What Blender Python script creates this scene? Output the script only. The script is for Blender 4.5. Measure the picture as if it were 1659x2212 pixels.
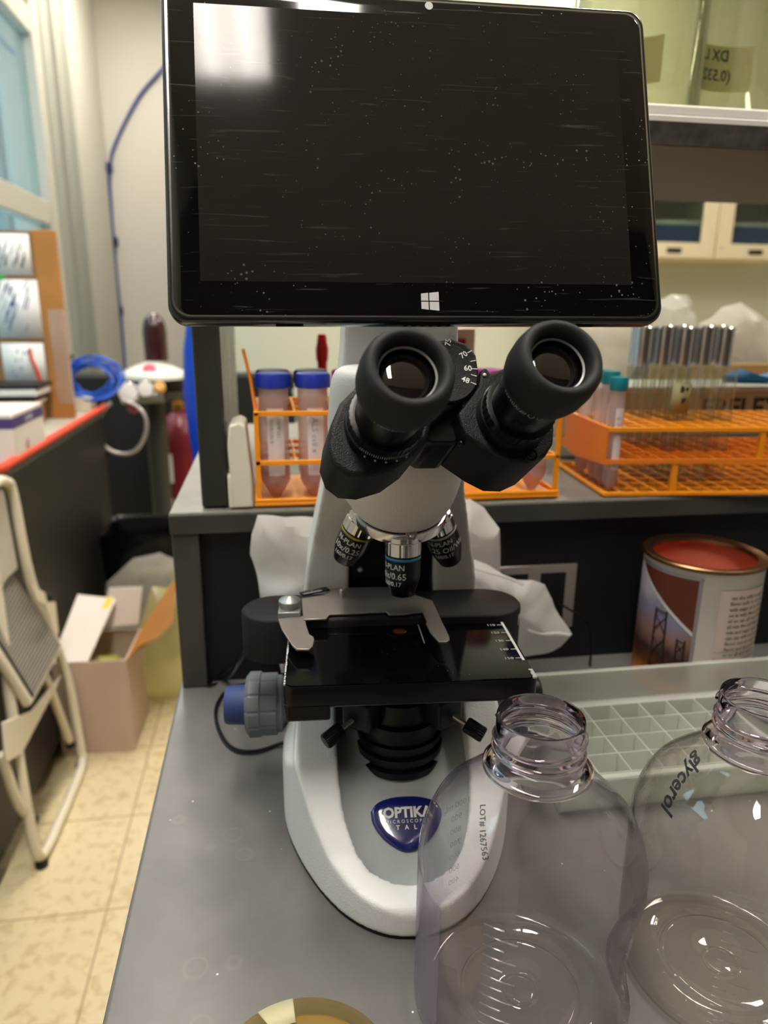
import bpy, bmesh, math, random
import numpy as np
from mathutils import Vector, Matrix, noise
PI = math.pi
random.seed(7)
for o in list(bpy.data.objects): bpy.data.objects.remove(o)
SC = bpy.context.scene
COL = SC.collection

# ------------------------------------------------------------------ camera
FPX = 1534.0; TH = math.radians(15.9); PS = math.radians(9.14); RO = math.radians(.57)
CAM = np.array([0., 0., 1.27])
_f = np.array([math.sin(PS)*math.cos(TH), math.cos(PS)*math.cos(TH), -math.sin(TH)])
_r0 = np.array([math.cos(PS), -math.sin(PS), 0.]); _u0 = np.cross(_r0, _f)
_r = _r0*math.cos(RO)+_u0*math.sin(RO); _u = _u0*math.cos(RO)-_r0*math.sin(RO)
cd = bpy.data.cameras.new('camera'); cam = bpy.data.objects.new('camera', cd); COL.objects.link(cam)
cd.sensor_fit = 'HORIZONTAL'; cd.sensor_width = 36.0; cd.lens = 36.0*FPX/1659.0
cd.clip_start = .02; cd.clip_end = 60
cam.matrix_world = Matrix(((_r[0], _u[0], -_f[0], CAM[0]), (_r[1], _u[1], -_f[1], CAM[1]), (_r[2], _u[2], -_f[2], CAM[2]), (0, 0, 0, 1)))
cd.dof.use_dof = True; cd.dof.focus_distance = .40; cd.dof.aperture_fstop = 9.5
SC.camera = cam
# ------------------------------------------------------------------ world, exposure
W = bpy.data.worlds.new('sky'); SC.world = W; W.use_nodes = True
bg = W.node_tree.nodes['Background']; bg.inputs[0].default_value = (.66, .80, .95, 1); bg.inputs[1].default_value = 8.0
SC.view_settings.view_transform = 'Standard'; SC.view_settings.look = 'None'
SC.view_settings.gamma = 1; SC.view_settings.use_curve_mapping = False
SC.view_settings.exposure = 0.0
SC.cycles.max_bounces = 12; SC.cycles.transparent_max_bounces = 32
SC.cycles.caustics_reflective = False; SC.cycles.caustics_refractive = False
SC.cycles.sample_clamp_indirect = 6
CEIL = 3.4
FIXT = [(-.18, -.42), (-.18, .84), (-.18, 2.6), (1.86, 1.1), (1.65, 3.4), (-.62, 4.7)]
FIX_L = 40.0

# ------------------------------------------------------------------ pixel -> place on a real plane
def ray(x, y): return _f+_r*(x-829.5)/FPX-_u*(y-1106)/FPX
def PZ(x, y, z): d = ray(x, y); return Vector(CAM+d*(z-CAM[2])/d[2])
def PY(x, y, yy): d = ray(x, y); return Vector(CAM+d*yy/d[1])
def PX(x, y, xx): d = ray(x, y); return Vector(CAM+d*xx/d[0])
def PD(x, y, dep): return Vector(CAM+ray(x, y)*dep)

# ------------------------------------------------------------------ materials
def lin(c):
    if isinstance(c, str):
        c = c.lstrip('#'); c = [int(c[i:i+2], 16)/255 for i in (0, 2, 4)]
    return tuple((v/12.92 if v <= .04045 else ((v+.055)/1.055)**2.4) for v in c)+(1,)
def mat(name, color, rough=.5, metal=0., spec=.5, coat=0., noise_s=0, noise_amt=0., bump=0., bump_s=200, color2=None, ior=1.45, sheen=0, subs=0, detail=4):
    m = bpy.data.materials.new(name); m.use_nodes = True; nt = m.node_tree; b = nt.nodes['Principled BSDF']
    b.inputs['Base Color'].default_value = lin(color); b.inputs['Roughness'].default_value = rough
    b.inputs['Metallic'].default_value = metal; b.inputs['Specular IOR Level'].default_value = spec
    b.inputs['Coat Weight'].default_value = coat; b.inputs['IOR'].default_value = ior
    b.inputs['Sheen Weight'].default_value = sheen
    if subs: b.inputs['Subsurface Weight'].default_value = subs; b.inputs['Subsurface Radius'].default_value = (.01, .01, .01)
    if noise_s:
        tc = nt.nodes.new('ShaderNodeTexCoord'); n = nt.nodes.new('ShaderNodeTexNoise'); n.inputs['Scale'].default_value = noise_s; n.inputs['Detail'].default_value = detail
        nt.links.new(tc.outputs['Object'], n.inputs['Vector'])
        r = nt.nodes.new('ShaderNodeValToRGB'); nt.links.new(n.outputs['Fac'], r.inputs['Fac'])
        c1 = lin(color); c2 = lin(color2) if color2 else tuple(v*(1-noise_amt) for v in c1[:3])+(1,)
        r.color_ramp.elements[0].position = .35; r.color_ramp.elements[1].position = .65
        r.color_ramp.elements[0].color = c2; r.color_ramp.elements[1].color = c1
        nt.links.new(r.outputs['Color'], b.inputs['Base Color'])
    if bump:
        tc = nt.nodes.new('ShaderNodeTexCoord'); n = nt.nodes.new('ShaderNodeTexNoise'); n.inputs['Scale'].default_value = bump_s; n.inputs['Detail'].default_value = 3
        nt.links.new(tc.outputs['Object'], n.inputs['Vector'])
        bp = nt.nodes.new('ShaderNodeBump'); bp.inputs['Strength'].default_value = bump; bp.inputs['Distance'].default_value = .001
        nt.links.new(n.outputs['Fac'], bp.inputs['Height']); nt.links.new(bp.outputs['Normal'], b.inputs['Normal'])
    return m
def film(name, tint, edge, gloss=1.0, rough=.02, ior=1.5, haze=0., hazec='#ffffff', edgepow=.0):
    """thin clear plastic or glass wall: passes light, mirrors by Fresnel, tints where seen edge-on"""
    m = bpy.data.materials.new(name); m.use_nodes = True; nt = m.node_tree; nt.nodes.clear(); L = nt.links.new
    out = nt.nodes.new('ShaderNodeOutputMaterial'); tr = nt.nodes.new('ShaderNodeBsdfTransparent'); gl = nt.nodes.new('ShaderNodeBsdfGlossy')
    gl.inputs['Roughness'].default_value = rough
    lw = nt.nodes.new('ShaderNodeLayerWeight'); lw.inputs['Blend'].default_value = .28
    mc = nt.nodes.new('ShaderNodeMixRGB'); mc.inputs[1].default_value = lin(tint); mc.inputs[2].default_value = lin(edge)
    pq = nt.nodes.new('ShaderNodeMath'); pq.operation = 'POWER'; pq.inputs[1].default_value = 2.2; L(lw.outputs['Facing'], pq.inputs[0]); L(pq.outputs[0], mc.inputs[0]); L(mc.outputs[0], tr.inputs[0])
    fr = nt.nodes.new('ShaderNodeFresnel'); fr.inputs['IOR'].default_value = ior
    geo = nt.nodes.new('ShaderNodeNewGeometry')
    ir = nt.nodes.new('ShaderNodeMath'); ir.operation = 'MULTIPLY_ADD'; ir.inputs[1].default_value = 1/ior-ior; ir.inputs[2].default_value = ior
    L(geo.outputs['Backfacing'], ir.inputs[0])
    # keep the outside index on both faces of the wall
    ir2 = nt.nodes.new('ShaderNodeMath'); ir2.operation = 'MULTIPLY_ADD'; ir2.inputs[1].default_value = (1.0/ior)-ior; ir2.inputs[2].default_value = ior
    fr.inputs['IOR'].default_value = ior
    mx = nt.nodes.new('ShaderNodeMixShader'); sc = nt.nodes.new('ShaderNodeMath'); sc.operation = 'MULTIPLY'; sc.inputs[1].default_value = gloss; sc.use_clamp = True
    lw2 = nt.nodes.new('ShaderNodeLayerWeight'); lw2.inputs['Blend'].default_value = .5
    pw = nt.nodes.new('ShaderNodeMath'); pw.operation = 'POWER'; pw.inputs[1].default_value = 4.5; L(lw2.outputs['Facing'], pw.inputs[0])
    ad = nt.nodes.new('ShaderNodeMath'); ad.operation = 'MULTIPLY_ADD'; ad.inputs[1].default_value = .8; ad.inputs[2].default_value = ((ior-1)/(ior+1))**2; L(pw.outputs[0], ad.inputs[0])
    L(ad.outputs[0], sc.inputs[0]); L(sc.outputs[0], mx.inputs[0])
    base = tr.outputs[0]
    if haze:
        df = nt.nodes.new('ShaderNodeBsdfTranslucent'); df.inputs[0].default_value = lin(hazec); d2 = nt.nodes.new('ShaderNodeBsdfDiffuse'); d2.inputs[0].default_value = lin(hazec)
        md = nt.nodes.new('ShaderNodeMixShader'); md.inputs[0].default_value = .5; L(df.outputs[0], md.inputs[1]); L(d2.outputs[0], md.inputs[2])
        mh = nt.nodes.new('ShaderNodeMixShader'); mh.inputs[0].default_value = haze; L(base, mh.inputs[1]); L(md.outputs[0], mh.inputs[2]); base = mh.outputs[0]
    L(base, mx.inputs[1]); L(gl.outputs[0], mx.inputs[2]); L(mx.outputs[0], out.inputs[0])
    for x in (ir, ir2, fr, geo): nt.nodes.remove(x)
    return m
def emis(name, color, s):
    m = bpy.data.materials.new(name); m.use_nodes = True; nt = m.node_tree; nt.nodes.clear()
    out = nt.nodes.new('ShaderNodeOutputMaterial'); e = nt.nodes.new('ShaderNodeEmission'); e.inputs[0].default_value = lin(color); e.inputs[1].default_value = s
    nt.links.new(e.outputs[0], out.inputs[0]); return m

# ------------------------------------------------------------------ mesh helpers
def BM(): return bmesh.new()
def add(bm, verts, faces):
    vs = [bm.verts.new(v) for v in verts]
    for f in faces:
        try: bm.faces.new([vs[i] for i in f])
        except ValueError: pass
    return vs
def box(bm, x0, x1, y0, y1, z0, z1, M=None):
    v = [Vector((x, y, z)) for z in (z0, z1) for y in (y0, y1) for x in (x0, x1)]
    if M: v = [M @ p for p in v]
    add(bm, v, [(0, 2, 3, 1), (4, 5, 7, 6), (0, 1, 5, 4), (2, 6, 7, 3), (0, 4, 6, 2), (1, 3, 7, 5)])
def prism(bm, pts, vec, M=None):
    """pts: 3D outline, vec: extrusion"""
    pts = [Vector(p) for p in pts]; vec = Vector(vec); n = len(pts)
    nn = Vector((0, 0, 0))
    for i in range(n): nn += (pts[i]).cross(pts[(i+1) % n])
    if nn.dot(vec) > 0: pts = pts[::-1]
    v = pts+[p+vec for p in pts]
    if M: v = [M @ p for p in v]
    add(bm, v, [tuple(range(n)), tuple(range(2*n-1, n-1, -1))]+[(i, i+n, (i+1) % n+n, (i+1) % n)[::1] for i in range(n)])
def loft(bm, rings, cap0=True, cap1=True, closed=True, flip=False):
    n = len(rings[0]); allv = []
    for r in rings: allv.append([bm.verts.new(p) for p in r])
    rng = range(n if closed else n-1)
    for a in range(len(rings)-1):
        for i in rng:
            j = (i+1) % n; q = [allv[a][i], allv[a][j], allv[a+1][j], allv[a+1][i]]
            if flip: q.reverse()
            try: bm.faces.new(q)
            except ValueError: pass
    if cap0: bm.faces.new(allv[0][::-1] if not flip else allv[0])
    if cap1: bm.faces.new(allv[-1] if not flip else allv[-1][::-1])
    return allv
def frame(axis):
    a = Vector(axis).normalized(); t = Vector((0, 0, 1)) if abs(a.z) < .9 else Vector((0, 1, 0))
    e1 = t.cross(a).normalized(); e2 = a.cross(e1); return e1, e2, a
def lathe(bm, prof, c=(0, 0, 0), axis=(0, 0, 1), seg=40, cap0=True, cap1=True, ribs=None):
    """prof: list of (r, h)"""
    e1, e2, a = frame(axis); c = Vector(c); rings = []
    if abs(a.z) > .999: e1, e2 = Vector((1, 0, 0)), Vector((0, a.z, 0))
    for (r, h) in prof:
        rings.append([c+a*h+(e1*math.cos(t)+e2*math.sin(t))*(r*(1+(ribs(t, h) if ribs else 0))) for t in [2*PI*i/seg for i in range(seg)]])
    return loft(bm, rings, cap0, cap1)
def tube(bm, pts, r, seg=10, cap=True, closed=False):
    pts = [Vector(p) for p in pts]; n = len(pts); rings = []
    rr = r if isinstance(r, (list, tuple)) else [r]*n
    up = None
    for i in range(n):
        if closed: d = (pts[(i+1) % n]-pts[(i-1) % n])
        else: d = pts[min(i+1, n-1)]-pts[max(i-1, 0)]
        d.normalize()
        if up is None: e1, e2, _ = frame(d)
        else:
            e1 = up-d*up.dot(d)
            if e1.length < 1e-6: e1 = frame(d)[0]
            e1.normalize(); e2 = d.cross(e1)
        up = e1
        rings.append([pts[i]+(e1*math.cos(t)+e2*math.sin(t))*rr[i] for t in [2*PI*k/seg for k in range(seg)]])
    if closed:
        rings.append(rings[0]); loft(bm, rings, False, False); bmesh.ops.remove_doubles(bm, verts=bm.verts, dist=1e-6)
    else: loft(bm, rings, cap, cap)
def spline(pts, n=8):
    """Catmull-Rom through pts"""
    P = [Vector(p) for p in pts]; P = [P[0]*2-P[1]]+P+[P[-1]*2-P[-2]]; out = []
    for i in range(1, len(P)-2):
        for k in range(n):
            t = k/n; a, b, c, d = P[i-1], P[i], P[i+1], P[i+2]
            out.append(.5*((2*b)+(c-a)*t+(2*a-5*b+4*c-d)*t*t+(3*b-a-3*c+d)*t**3))
    out.append(P[-2]); return out
def ball(bm, c, r, seg=16, rings=10, sc=(1, 1, 1)):
    c = Vector(c); vs = []
    top = bm.verts.new(c+Vector((0, 0, r*sc[2]))); bot = bm.verts.new(c-Vector((0, 0, r*sc[2])))
    for i in range(1, rings):
        t = PI*i/rings
        vs.append([bm.verts.new(c+Vector((r*sc[0]*math.sin(t)*math.cos(2*PI*k/seg), r*sc[1]*math.sin(t)*math.sin(2*PI*k/seg), r*sc[2]*math.cos(t)))) for k in range(seg)])
    for k in range(seg):
        j = (k+1) % seg
        bm.faces.new((top, vs[0][k], vs[0][j])); bm.faces.new((bot, vs[-1][j], vs[-1][k]))
        for a in range(len(vs)-1): bm.faces.new((vs[a][k], vs[a+1][k], vs[a+1][j], vs[a][j]))
def put(name, bm, m, parent=None, bevel=0, bseg=2, sub=0, flat=False, loc=None, ang=35, solid=0):
    bmesh.ops.recalc_face_normals(bm, faces=bm.faces)
    me = bpy.data.meshes.new(name); bm.to_mesh(me); bm.free()
    for p in me.polygons: p.use_smooth = not flat
    if not flat: me.set_sharp_from_angle(angle=math.radians(ang))
    for mm in (m if isinstance(m, (list, tuple)) else [m]): me.materials.append(mm)
    o = bpy.data.objects.new(name, me); COL.objects.link(o)
    if parent: o.parent = parent
    if loc: o.location = loc
    if solid: s = o.modifiers.new('s', 'SOLIDIFY'); s.thickness = solid; s.offset = 0
    if bevel:
        b = o.modifiers.new('b', 'BEVEL'); b.width = bevel; b.segments = bseg; b.limit_method = 'ANGLE'; b.angle_limit = math.radians(40)
        b.harden_normals = False
    if sub: s = o.modifiers.new('ss', 'SUBSURF'); s.levels = sub; s.render_levels = sub
    return o
def tag(o, label, cat, group=None):
    o['label'] = label; o['category'] = cat
    if group: o['group'] = group
    return o
def thing(name, label, cat, loc=(0, 0, 0), rz=0, group=None):
    o = bpy.data.objects.new(name, None); COL.objects.link(o); o.location = loc; o.rotation_euler = (0, 0, rz); o.empty_display_size = .02
    return tag(o, label, cat, group)
def struct(name, bm, m, parent=None, **k):
    o = put(name, bm, m, parent, **k); o['kind'] = 'structure'; return o
def dup(root, loc, label, rz=None, group=None):
    r = root.copy(); COL.objects.link(r); r.location = loc; r['label'] = label
    if group: r['group'] = group
    if rz is not None: r.rotation_euler = (0, 0, rz)
    for ch in list(root.children):
        c = ch.copy(); COL.objects.link(c); c.parent = r
        for g in ch.children:
            d = g.copy(); COL.objects.link(d); d.parent = c
    return r
def bake(o):
    """evaluate modifiers into a plain mesh"""
    dg = bpy.context.evaluated_depsgraph_get(); dg.update()
    me = bpy.data.meshes.new_from_object(o.evaluated_get(dg)); o.modifiers.clear(); o.data = me; return o
def text_geo(s, size, align='CENTER', bold=0., res=2, mirror=False, shear=0):
    cu = bpy.data.curves.new('t', 'FONT'); cu.body = s; cu.size = size; cu.align_x = align; cu.align_y = 'CENTER'; cu.resolution_u = res; cu.offset = bold; cu.shear = shear
    ob = bpy.data.objects.new('t', cu); COL.objects.link(ob); dg = bpy.context.evaluated_depsgraph_get(); dg.update()
    me = bpy.data.meshes.new_from_object(ob.evaluated_get(dg)); v = [tuple(x.co) for x in me.vertices]; f = [tuple(p.vertices) for p in me.polygons]
    bpy.data.objects.remove(ob); bpy.data.curves.remove(cu); bpy.data.meshes.remove(me)
    if mirror: v = [(-a, b, c) for a, b, c in v]
    return v, f
def text(bm, s, size, fn, **k):
    v, f = text_geo(s, size, **k); add(bm, [fn(a, b) for a, b, c in v], f)
def on_plane(o, ex, ey):
    o, ex, ey = Vector(o), Vector(ex).normalized(), Vector(ey).normalized(); return lambda a, b: o+ex*a+ey*b
def on_cyl(c, axis, R, ang0, h0, ref=None):
    """writing wrapped on a cylinder: x runs round, y along the axis"""
    a = Vector(axis).normalized(); ref = Vector(ref) if ref else Vector((0, -1, 0)); e1 = (ref-a*ref.dot(a)).normalized(); e2 = a.cross(e1); c = Vector(c)
    return lambda u, v: c+a*(h0+v)+(e1*math.cos(ang0+u/R)+e2*math.sin(ang0+u/R))*R
def pillow(bm, outline, bulge, rings=7, amp=.0, seed=0, fr=20., n=None, centre=None):
    """closed crumpled sack: outline of 3D points, bulge vector to either side"""
    P = [Vector(p) for p in outline]; Q = []
    n = n or 6
    for i in range(len(P)):
        for k in range(n): Q.append(P[i].lerp(P[(i+1) % len(P)], k/n))
    c = sum(P, Vector())/len(P) if centre is None else Vector(centre); b = Vector(bulge); off = Vector((seed*7.3, seed*3.1, seed))
    fr_v, ba_v = [], []
    for side, store in ((-1, fr_v), (1, ba_v)):
        for k in range(rings+1):
            t = k/rings
            ring = []
            for p in Q:
                q = p.lerp(c, t*.97); w = math.sin(min(1, t*1.6)*PI/2)
                nz = noise.noise(q*fr+off)+.5*noise.noise(q*fr*2.3+off)
                ring.append(q+b*side*w+b.normalized()*nz*amp*(1 if t > 0 else .6)*(1 if side > 0 else 1)+Vector((noise.noise(q*fr*.8-off), 0, noise.noise(q*fr*.8+off*2)))*amp*.7)
            store.append(ring)
    loft(bm, fr_v[::-1]+ba_v[1:], True, True)
# ================================================================== materials
M = {}
M['wall'] = mat('wall_paint', '#c2beb6', .7)
M['wallg'] = mat('wall_paint_green', '#c6c7b4', .7)
M['wallgrey'] = mat('wall_paint_grey', '#c9c0ae', .7)
M['walldark'] = mat('dark_wall', '#3a3430', .8)
M['ceil'] = mat('ceiling_tile', '#e2dccf', .8, noise_s=60, noise_amt=.1)
M['wframe'] = mat('grey_window_frame', '#b4b1a6', .45)
M['trim'] = mat('grey_trim', '#97988f', .5)
M['black'] = mat('black_plastic', '#0e0e0e', .4, spec=.4, bump=.05, bump_s=900)
M['blacks'] = mat('black_satin', '#0b0b0b', .3, spec=.4)
M['blackcr'] = mat('black_crinkle', '#0b0b0b', .5, spec=.35, bump=.5, bump_s=1400)
M['blackm'] = mat('black_matte', '#0b0b0b', .65)
M['rubber'] = mat('black_rubber', '#171718', .65, spec=.4)
M['white'] = mat('white_enamel', '#e9e9ea', .42, bump=.22, bump_s=700)
M['greyp'] = mat('grey_enamel', '#9da2a3', .5, bump=.15, bump_s=900)
M['chrome'] = mat('chrome', '#d8d8da', .14, 1)
M['steel'] = mat('brushed_steel', '#b4aca6', .36, .75, bump=.04, bump_s=600)
M['alu'] = mat('satin_aluminium', '#a4a6a6', .4, .7)
M['brass'] = mat('brass', '#b98a3a', .3, 1)
M['ink'] = mat('white_print', '#e4e4e4', .6)
M['inkd'] = mat('black_print', '#16161a', .6)
M['inkg'] = mat('grey_print', '#8f979d', .6)
M['yellow'] = mat('yellow_band', '#a8a21c', .4)
M['bluec'] = mat('blue_band', '#2d8ec4', .4)
M['whitec'] = mat('white_band', '#c9c9cc', .4)
M['redc'] = mat('red_band', '#a02020', .4)
M['knobg'] = mat('grey_rubber_knob', '#63686b', .6)
M['knobb'] = mat('blue_knob', '#2a3a6e', .55)
M['badge'] = mat('blue_badge', '#141c66', .12, coat=1)
M['orange'] = mat('orange_plastic', '#ffa01a', .38, subs=.0)
M['oranged'] = mat('orange_plastic_dull', '#f58a24', .45)
M['capblue'] = mat('blue_cap', '#1c33a8', .35)
M['capdark'] = mat('dark_blue_cap', '#1a2350', .4)
M['capviolet'] = mat('magenta_cap', '#b0309a', .4)
M['capteal'] = mat('teal_cap', '#0f8593', .4)
M['label'] = mat('paper_label', '#e6dfe2', .6)
M['paper'] = mat('white_paper', '#e8e6e2', .7)
M['foam'] = mat('styrofoam', '#e3dfd0', .8, bump=.6, bump_s=260)
M['red'] = mat('red_plastic', '#d01822', .3)
M['redmat'] = mat('red_edge', '#d8452c', .4)
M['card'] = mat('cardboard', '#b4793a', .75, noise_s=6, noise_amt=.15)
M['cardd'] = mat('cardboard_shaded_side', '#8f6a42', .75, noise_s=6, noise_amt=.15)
M['cardw'] = mat('white_cardboard', '#e9dbd2', .65, noise_s=4, noise_amt=.05)
M['cardp'] = mat('greyish_cardboard', '#ccb5a4', .7, noise_s=3, noise_amt=.06)
M['cyan'] = mat('cyan_card', '#2fa9cf', .5)
M['purple'] = mat('purple_print', '#46356e', .5)
M['bluetube'] = mat('blue_tubing', '#1b55c0', .3)
M['bluecable'] = mat('blue_cable', '#31407c', .45)
M['drum'] = mat('bright_blue_plastic', '#0b3fb5', .4)
M['cyl'] = mat('maroon_paint', '#702028', .3)
M['amber'] = mat('dark_amber', '#351316', .2, coat=.5)
M['cream'] = mat('cream_enamel', '#e6dcc4', .35)
M['agar'] = mat('agar', '#9a8658', .25, coat=.5)
M['bronze'] = mat('bronze_rim', '#8c6a4c', .32, 1)
M['copper'] = mat('copper_inside', '#e8866a', .42, .2)
M['silverlid'] = mat('pale_lid', '#d6d8cf', .3)
M['navy'] = mat('navy_plastic', '#16204a', .5)
M['greenbox'] = mat('pale_green_box', '#b9c8b8', .6)
M['tape'] = mat('beige_tape', '#a9a276', .6)
M['cabcream'] = mat('cream_cabinet', '#dccfae', .45)
M['hood'] = mat('brown_grey_underside', '#5d5145', .6)
M['glove'] = mat('blue_nitrile', '#2f86c4', .5)
M['wood'] = mat('tan_board', '#a88350', .6)
M['greybin'] = mat('dark_grey_plastic', '#4c4945', .6)
M['bottle'] = film('clear_plastic', '#fefdfe', '#b9b2c6', 1.0, .015, 1.57)
M['bottlein'] = film('clear_plastic_inner', '#ffffff', '#e6e2ec', .5, .02, 1.45)
M['bottlef'] = film('frosted_plastic', '#efeaf2', '#c8bfd6', .8, .12, 1.5, haze=.30, hazec='#cfc6d8')
M['bottle2'] = film('clear_plastic_warm', '#fdfcfa', '#b8b1a2', 1.0, .015, 1.57)
M['glass'] = film('clear_glass', '#fdfefc', '#e0e6de', 1.0, .01, 1.52)
M['jarglass'] = film('greenish_glass', '#f0f1e6', '#a8aa92', 1.2, .01, 1.52)
M['pp'] = film('cloudy_polypropylene', '#fffcfc', '#ece4e6', .7, .2, 1.5, haze=.36, hazec='#fdf6f8')
M['tray'] = film('milky_tray', '#f8faf8', '#e4e8e4', .6, .25, 1.45, haze=.45, hazec='#f4f5f0')
M['bag'] = film('white_film', '#ffffff', '#eeeeee', .5, .3, 1.4, haze=.88, hazec='#fdfcfb')
M['bagg'] = film('grey_white_film', '#ffffff', '#dddddd', .6, .25, 1.4, haze=.72, hazec='#cdc8ba')
M['bagc'] = film('clear_bag', '#f4f4f0', '#b9b9b0', 1.0, .15, 1.45, haze=.40, hazec='#ecebe2')
M['bagy'] = film('yellowish_bag', '#f3f0d8', '#c9c49a', .8, .2, 1.45, haze=.55, hazec='#e2ddb4')
M['linerk'] = film('black_liner', '#181818', '#0c0c0c', 1.0, .2, 1.5, haze=.6, hazec='#0c0c10')
M['pane'] = film('window_glass', '#dbe6e4', '#9fb2b2', 1.0, .01, 1.5)
def glass_mat(name, c, ior):
    m = bpy.data.materials.new(name); m.use_nodes = True; nt = m.node_tree; nt.nodes.clear(); out = nt.nodes.new('ShaderNodeOutputMaterial'); g = nt.nodes.new('ShaderNodeBsdfGlass')
    g.inputs['Color'].default_value = lin(c); g.inputs['IOR'].default_value = ior; g.inputs['Roughness'].default_value = 0.01; nt.links.new(g.outputs[0], out.inputs[0]); return m
M['neckglass'] = glass_mat('solid_clear_plastic', '#fdfbff', 1.5)
M['lens'] = mat('coated_lens', '#120a0c', .03, spec=.8, coat=1)
M['lensred'] = mat('condenser_lens', '#5c2a18', .05, spec=1, coat=1)
M['emit'] = emis('lit_tube', '#fff8ee', 60); M['diff'] = emis('lit_diffuser', '#fff7ea', FIX_L)

def tile_mat():
    m = mat('vinyl_floor', '#cdb98c', .28); nt = m.node_tree; b = nt.nodes['Principled BSDF']; L = nt.links.new
    tc = nt.nodes.new('ShaderNodeTexCoord'); mp = nt.nodes.new('ShaderNodeMapping'); L(tc.outputs['Object'], mp.inputs[0]); mp.inputs['Location'].default_value = (.391, -.115, 0)
    br = nt.nodes.new('ShaderNodeTexBrick'); br.offset = 0; br.inputs['Scale'].default_value = 1; br.inputs['Brick Width'].default_value = .305; br.inputs['Row Height'].default_value = .305
    br.inputs['Mortar Size'].default_value = .0022; br.inputs['Mortar Smooth'].default_value = .3; L(mp.outputs[0], br.inputs['Vector'])
    n = nt.nodes.new('ShaderNodeTexNoise'); n.inputs['Scale'].default_value = 38; n.inputs['Detail'].default_value = 5; n.inputs['Distortion'].default_value = .6; L(tc.outputs['Object'], n.inputs['Vector'])
    r = nt.nodes.new('ShaderNodeValToRGB'); r.color_ramp.elements[0].position = .34; r.color_ramp.elements[0].color = lin('#c8b589'); r.color_ramp.elements[1].position = .50; r.color_ramp.elements[1].color = lin('#ddcda6')
    L(n.outputs['Fac'], r.inputs[0]); L(r.outputs[0], br.inputs['Color1']); L(r.outputs[0], br.inputs['Color2']); br.inputs['Mortar'].default_value = lin('#a08a60'); L(br.outputs['Color'], b.inputs['Base Color'])
    return m
M['floor'] = tile_mat()
def epoxy(name, c1, c2, c3, rough=.42, spots=True):
    """grey bench resin with pale swirls, rings and specks of dirt"""
    m = mat(name, c1, rough); nt = m.node_tree; b = nt.nodes['Principled BSDF']; L = nt.links.new
    tc = nt.nodes.new('ShaderNodeTexCoord')
    n = nt.nodes.new('ShaderNodeTexNoise'); n.inputs['Scale'].default_value = 9; n.inputs['Detail'].default_value = 7; n.inputs['Roughness'].default_value = .62; n.inputs['Distortion'].default_value = .5; L(tc.outputs['Object'], n.inputs['Vector'])
    r = nt.nodes.new('ShaderNodeValToRGB'); r.color_ramp.elements[0].position = .3; r.color_ramp.elements[0].color = lin(c2); r.color_ramp.elements[1].position = .7; r.color_ramp.elements[1].color = lin(c1); L(n.outputs['Fac'], r.inputs[0])
    last = r.outputs[0]
    if spots:
        v = nt.nodes.new('ShaderNodeTexVoronoi'); v.inputs['Scale'].default_value = 55; L(tc.outputs['Object'], v.inputs['Vector'])
        lt = nt.nodes.new('ShaderNodeMath'); lt.operation = 'LESS_THAN'; lt.inputs[1].default_value = .035; L(v.outputs['Distance'], lt.inputs[0])
        mx = nt.nodes.new('ShaderNodeMixRGB'); mx.inputs[2].default_value = lin('#d8d5cc'); L(lt.outputs[0], mx.inputs[0]); L(last, mx.inputs[1])
        v2 = nt.nodes.new('ShaderNodeTexVoronoi'); v2.inputs['Scale'].default_value = 21; L(tc.outputs['Object'], v2.inputs['Vector'])
        rr = nt.nodes.new('ShaderNodeValToRGB'); e = rr.color_ramp.elements; e[0].position = .15; e[0].color = (0, 0, 0, 1); e[1].position = .17; e[1].color = (.2, .2, .2, 1); e2 = e.new(.20); e2.color = (0, 0, 0, 1); L(v2.outputs['Distance'], rr.inputs[0])
        m2 = nt.nodes.new('ShaderNodeMixRGB'); m2.inputs[2].default_value = lin(c3); L(rr.outputs[0], m2.inputs[0]); L(mx.outputs[0], m2.inputs[1]); last = m2.outputs[0]
    L(last, b.inputs['Base Color'])
    n2 = nt.nodes.new('ShaderNodeTexNoise'); n2.inputs['Scale'].default_value = 25; n2.inputs['Detail'].default_value = 6; L(tc.outputs['Object'], n2.inputs['Vector'])
    mr = nt.nodes.new('ShaderNodeMapRange'); mr.inputs[3].default_value = rough-.12; mr.inputs[4].default_value = rough+.14; L(n2.outputs['Fac'], mr.inputs[0]); L(mr.outputs[0], b.inputs['Roughness'])
    return m
M['bench'] = epoxy('grey_epoxy', '#6c6967', '#595755', '#807c76')
M['ledge'] = epoxy('dark_epoxy', '#4a4946', '#33322f', '#5a5854', .4, False)
M['post'] = epoxy('post_epoxy', '#3a3936', '#2b2a28', '#5a5854', .3, False)
M['ledgetop'] = epoxy('ledge_epoxy', '#85817a', '#6a6760', '#5a5854', .45, True)
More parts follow.
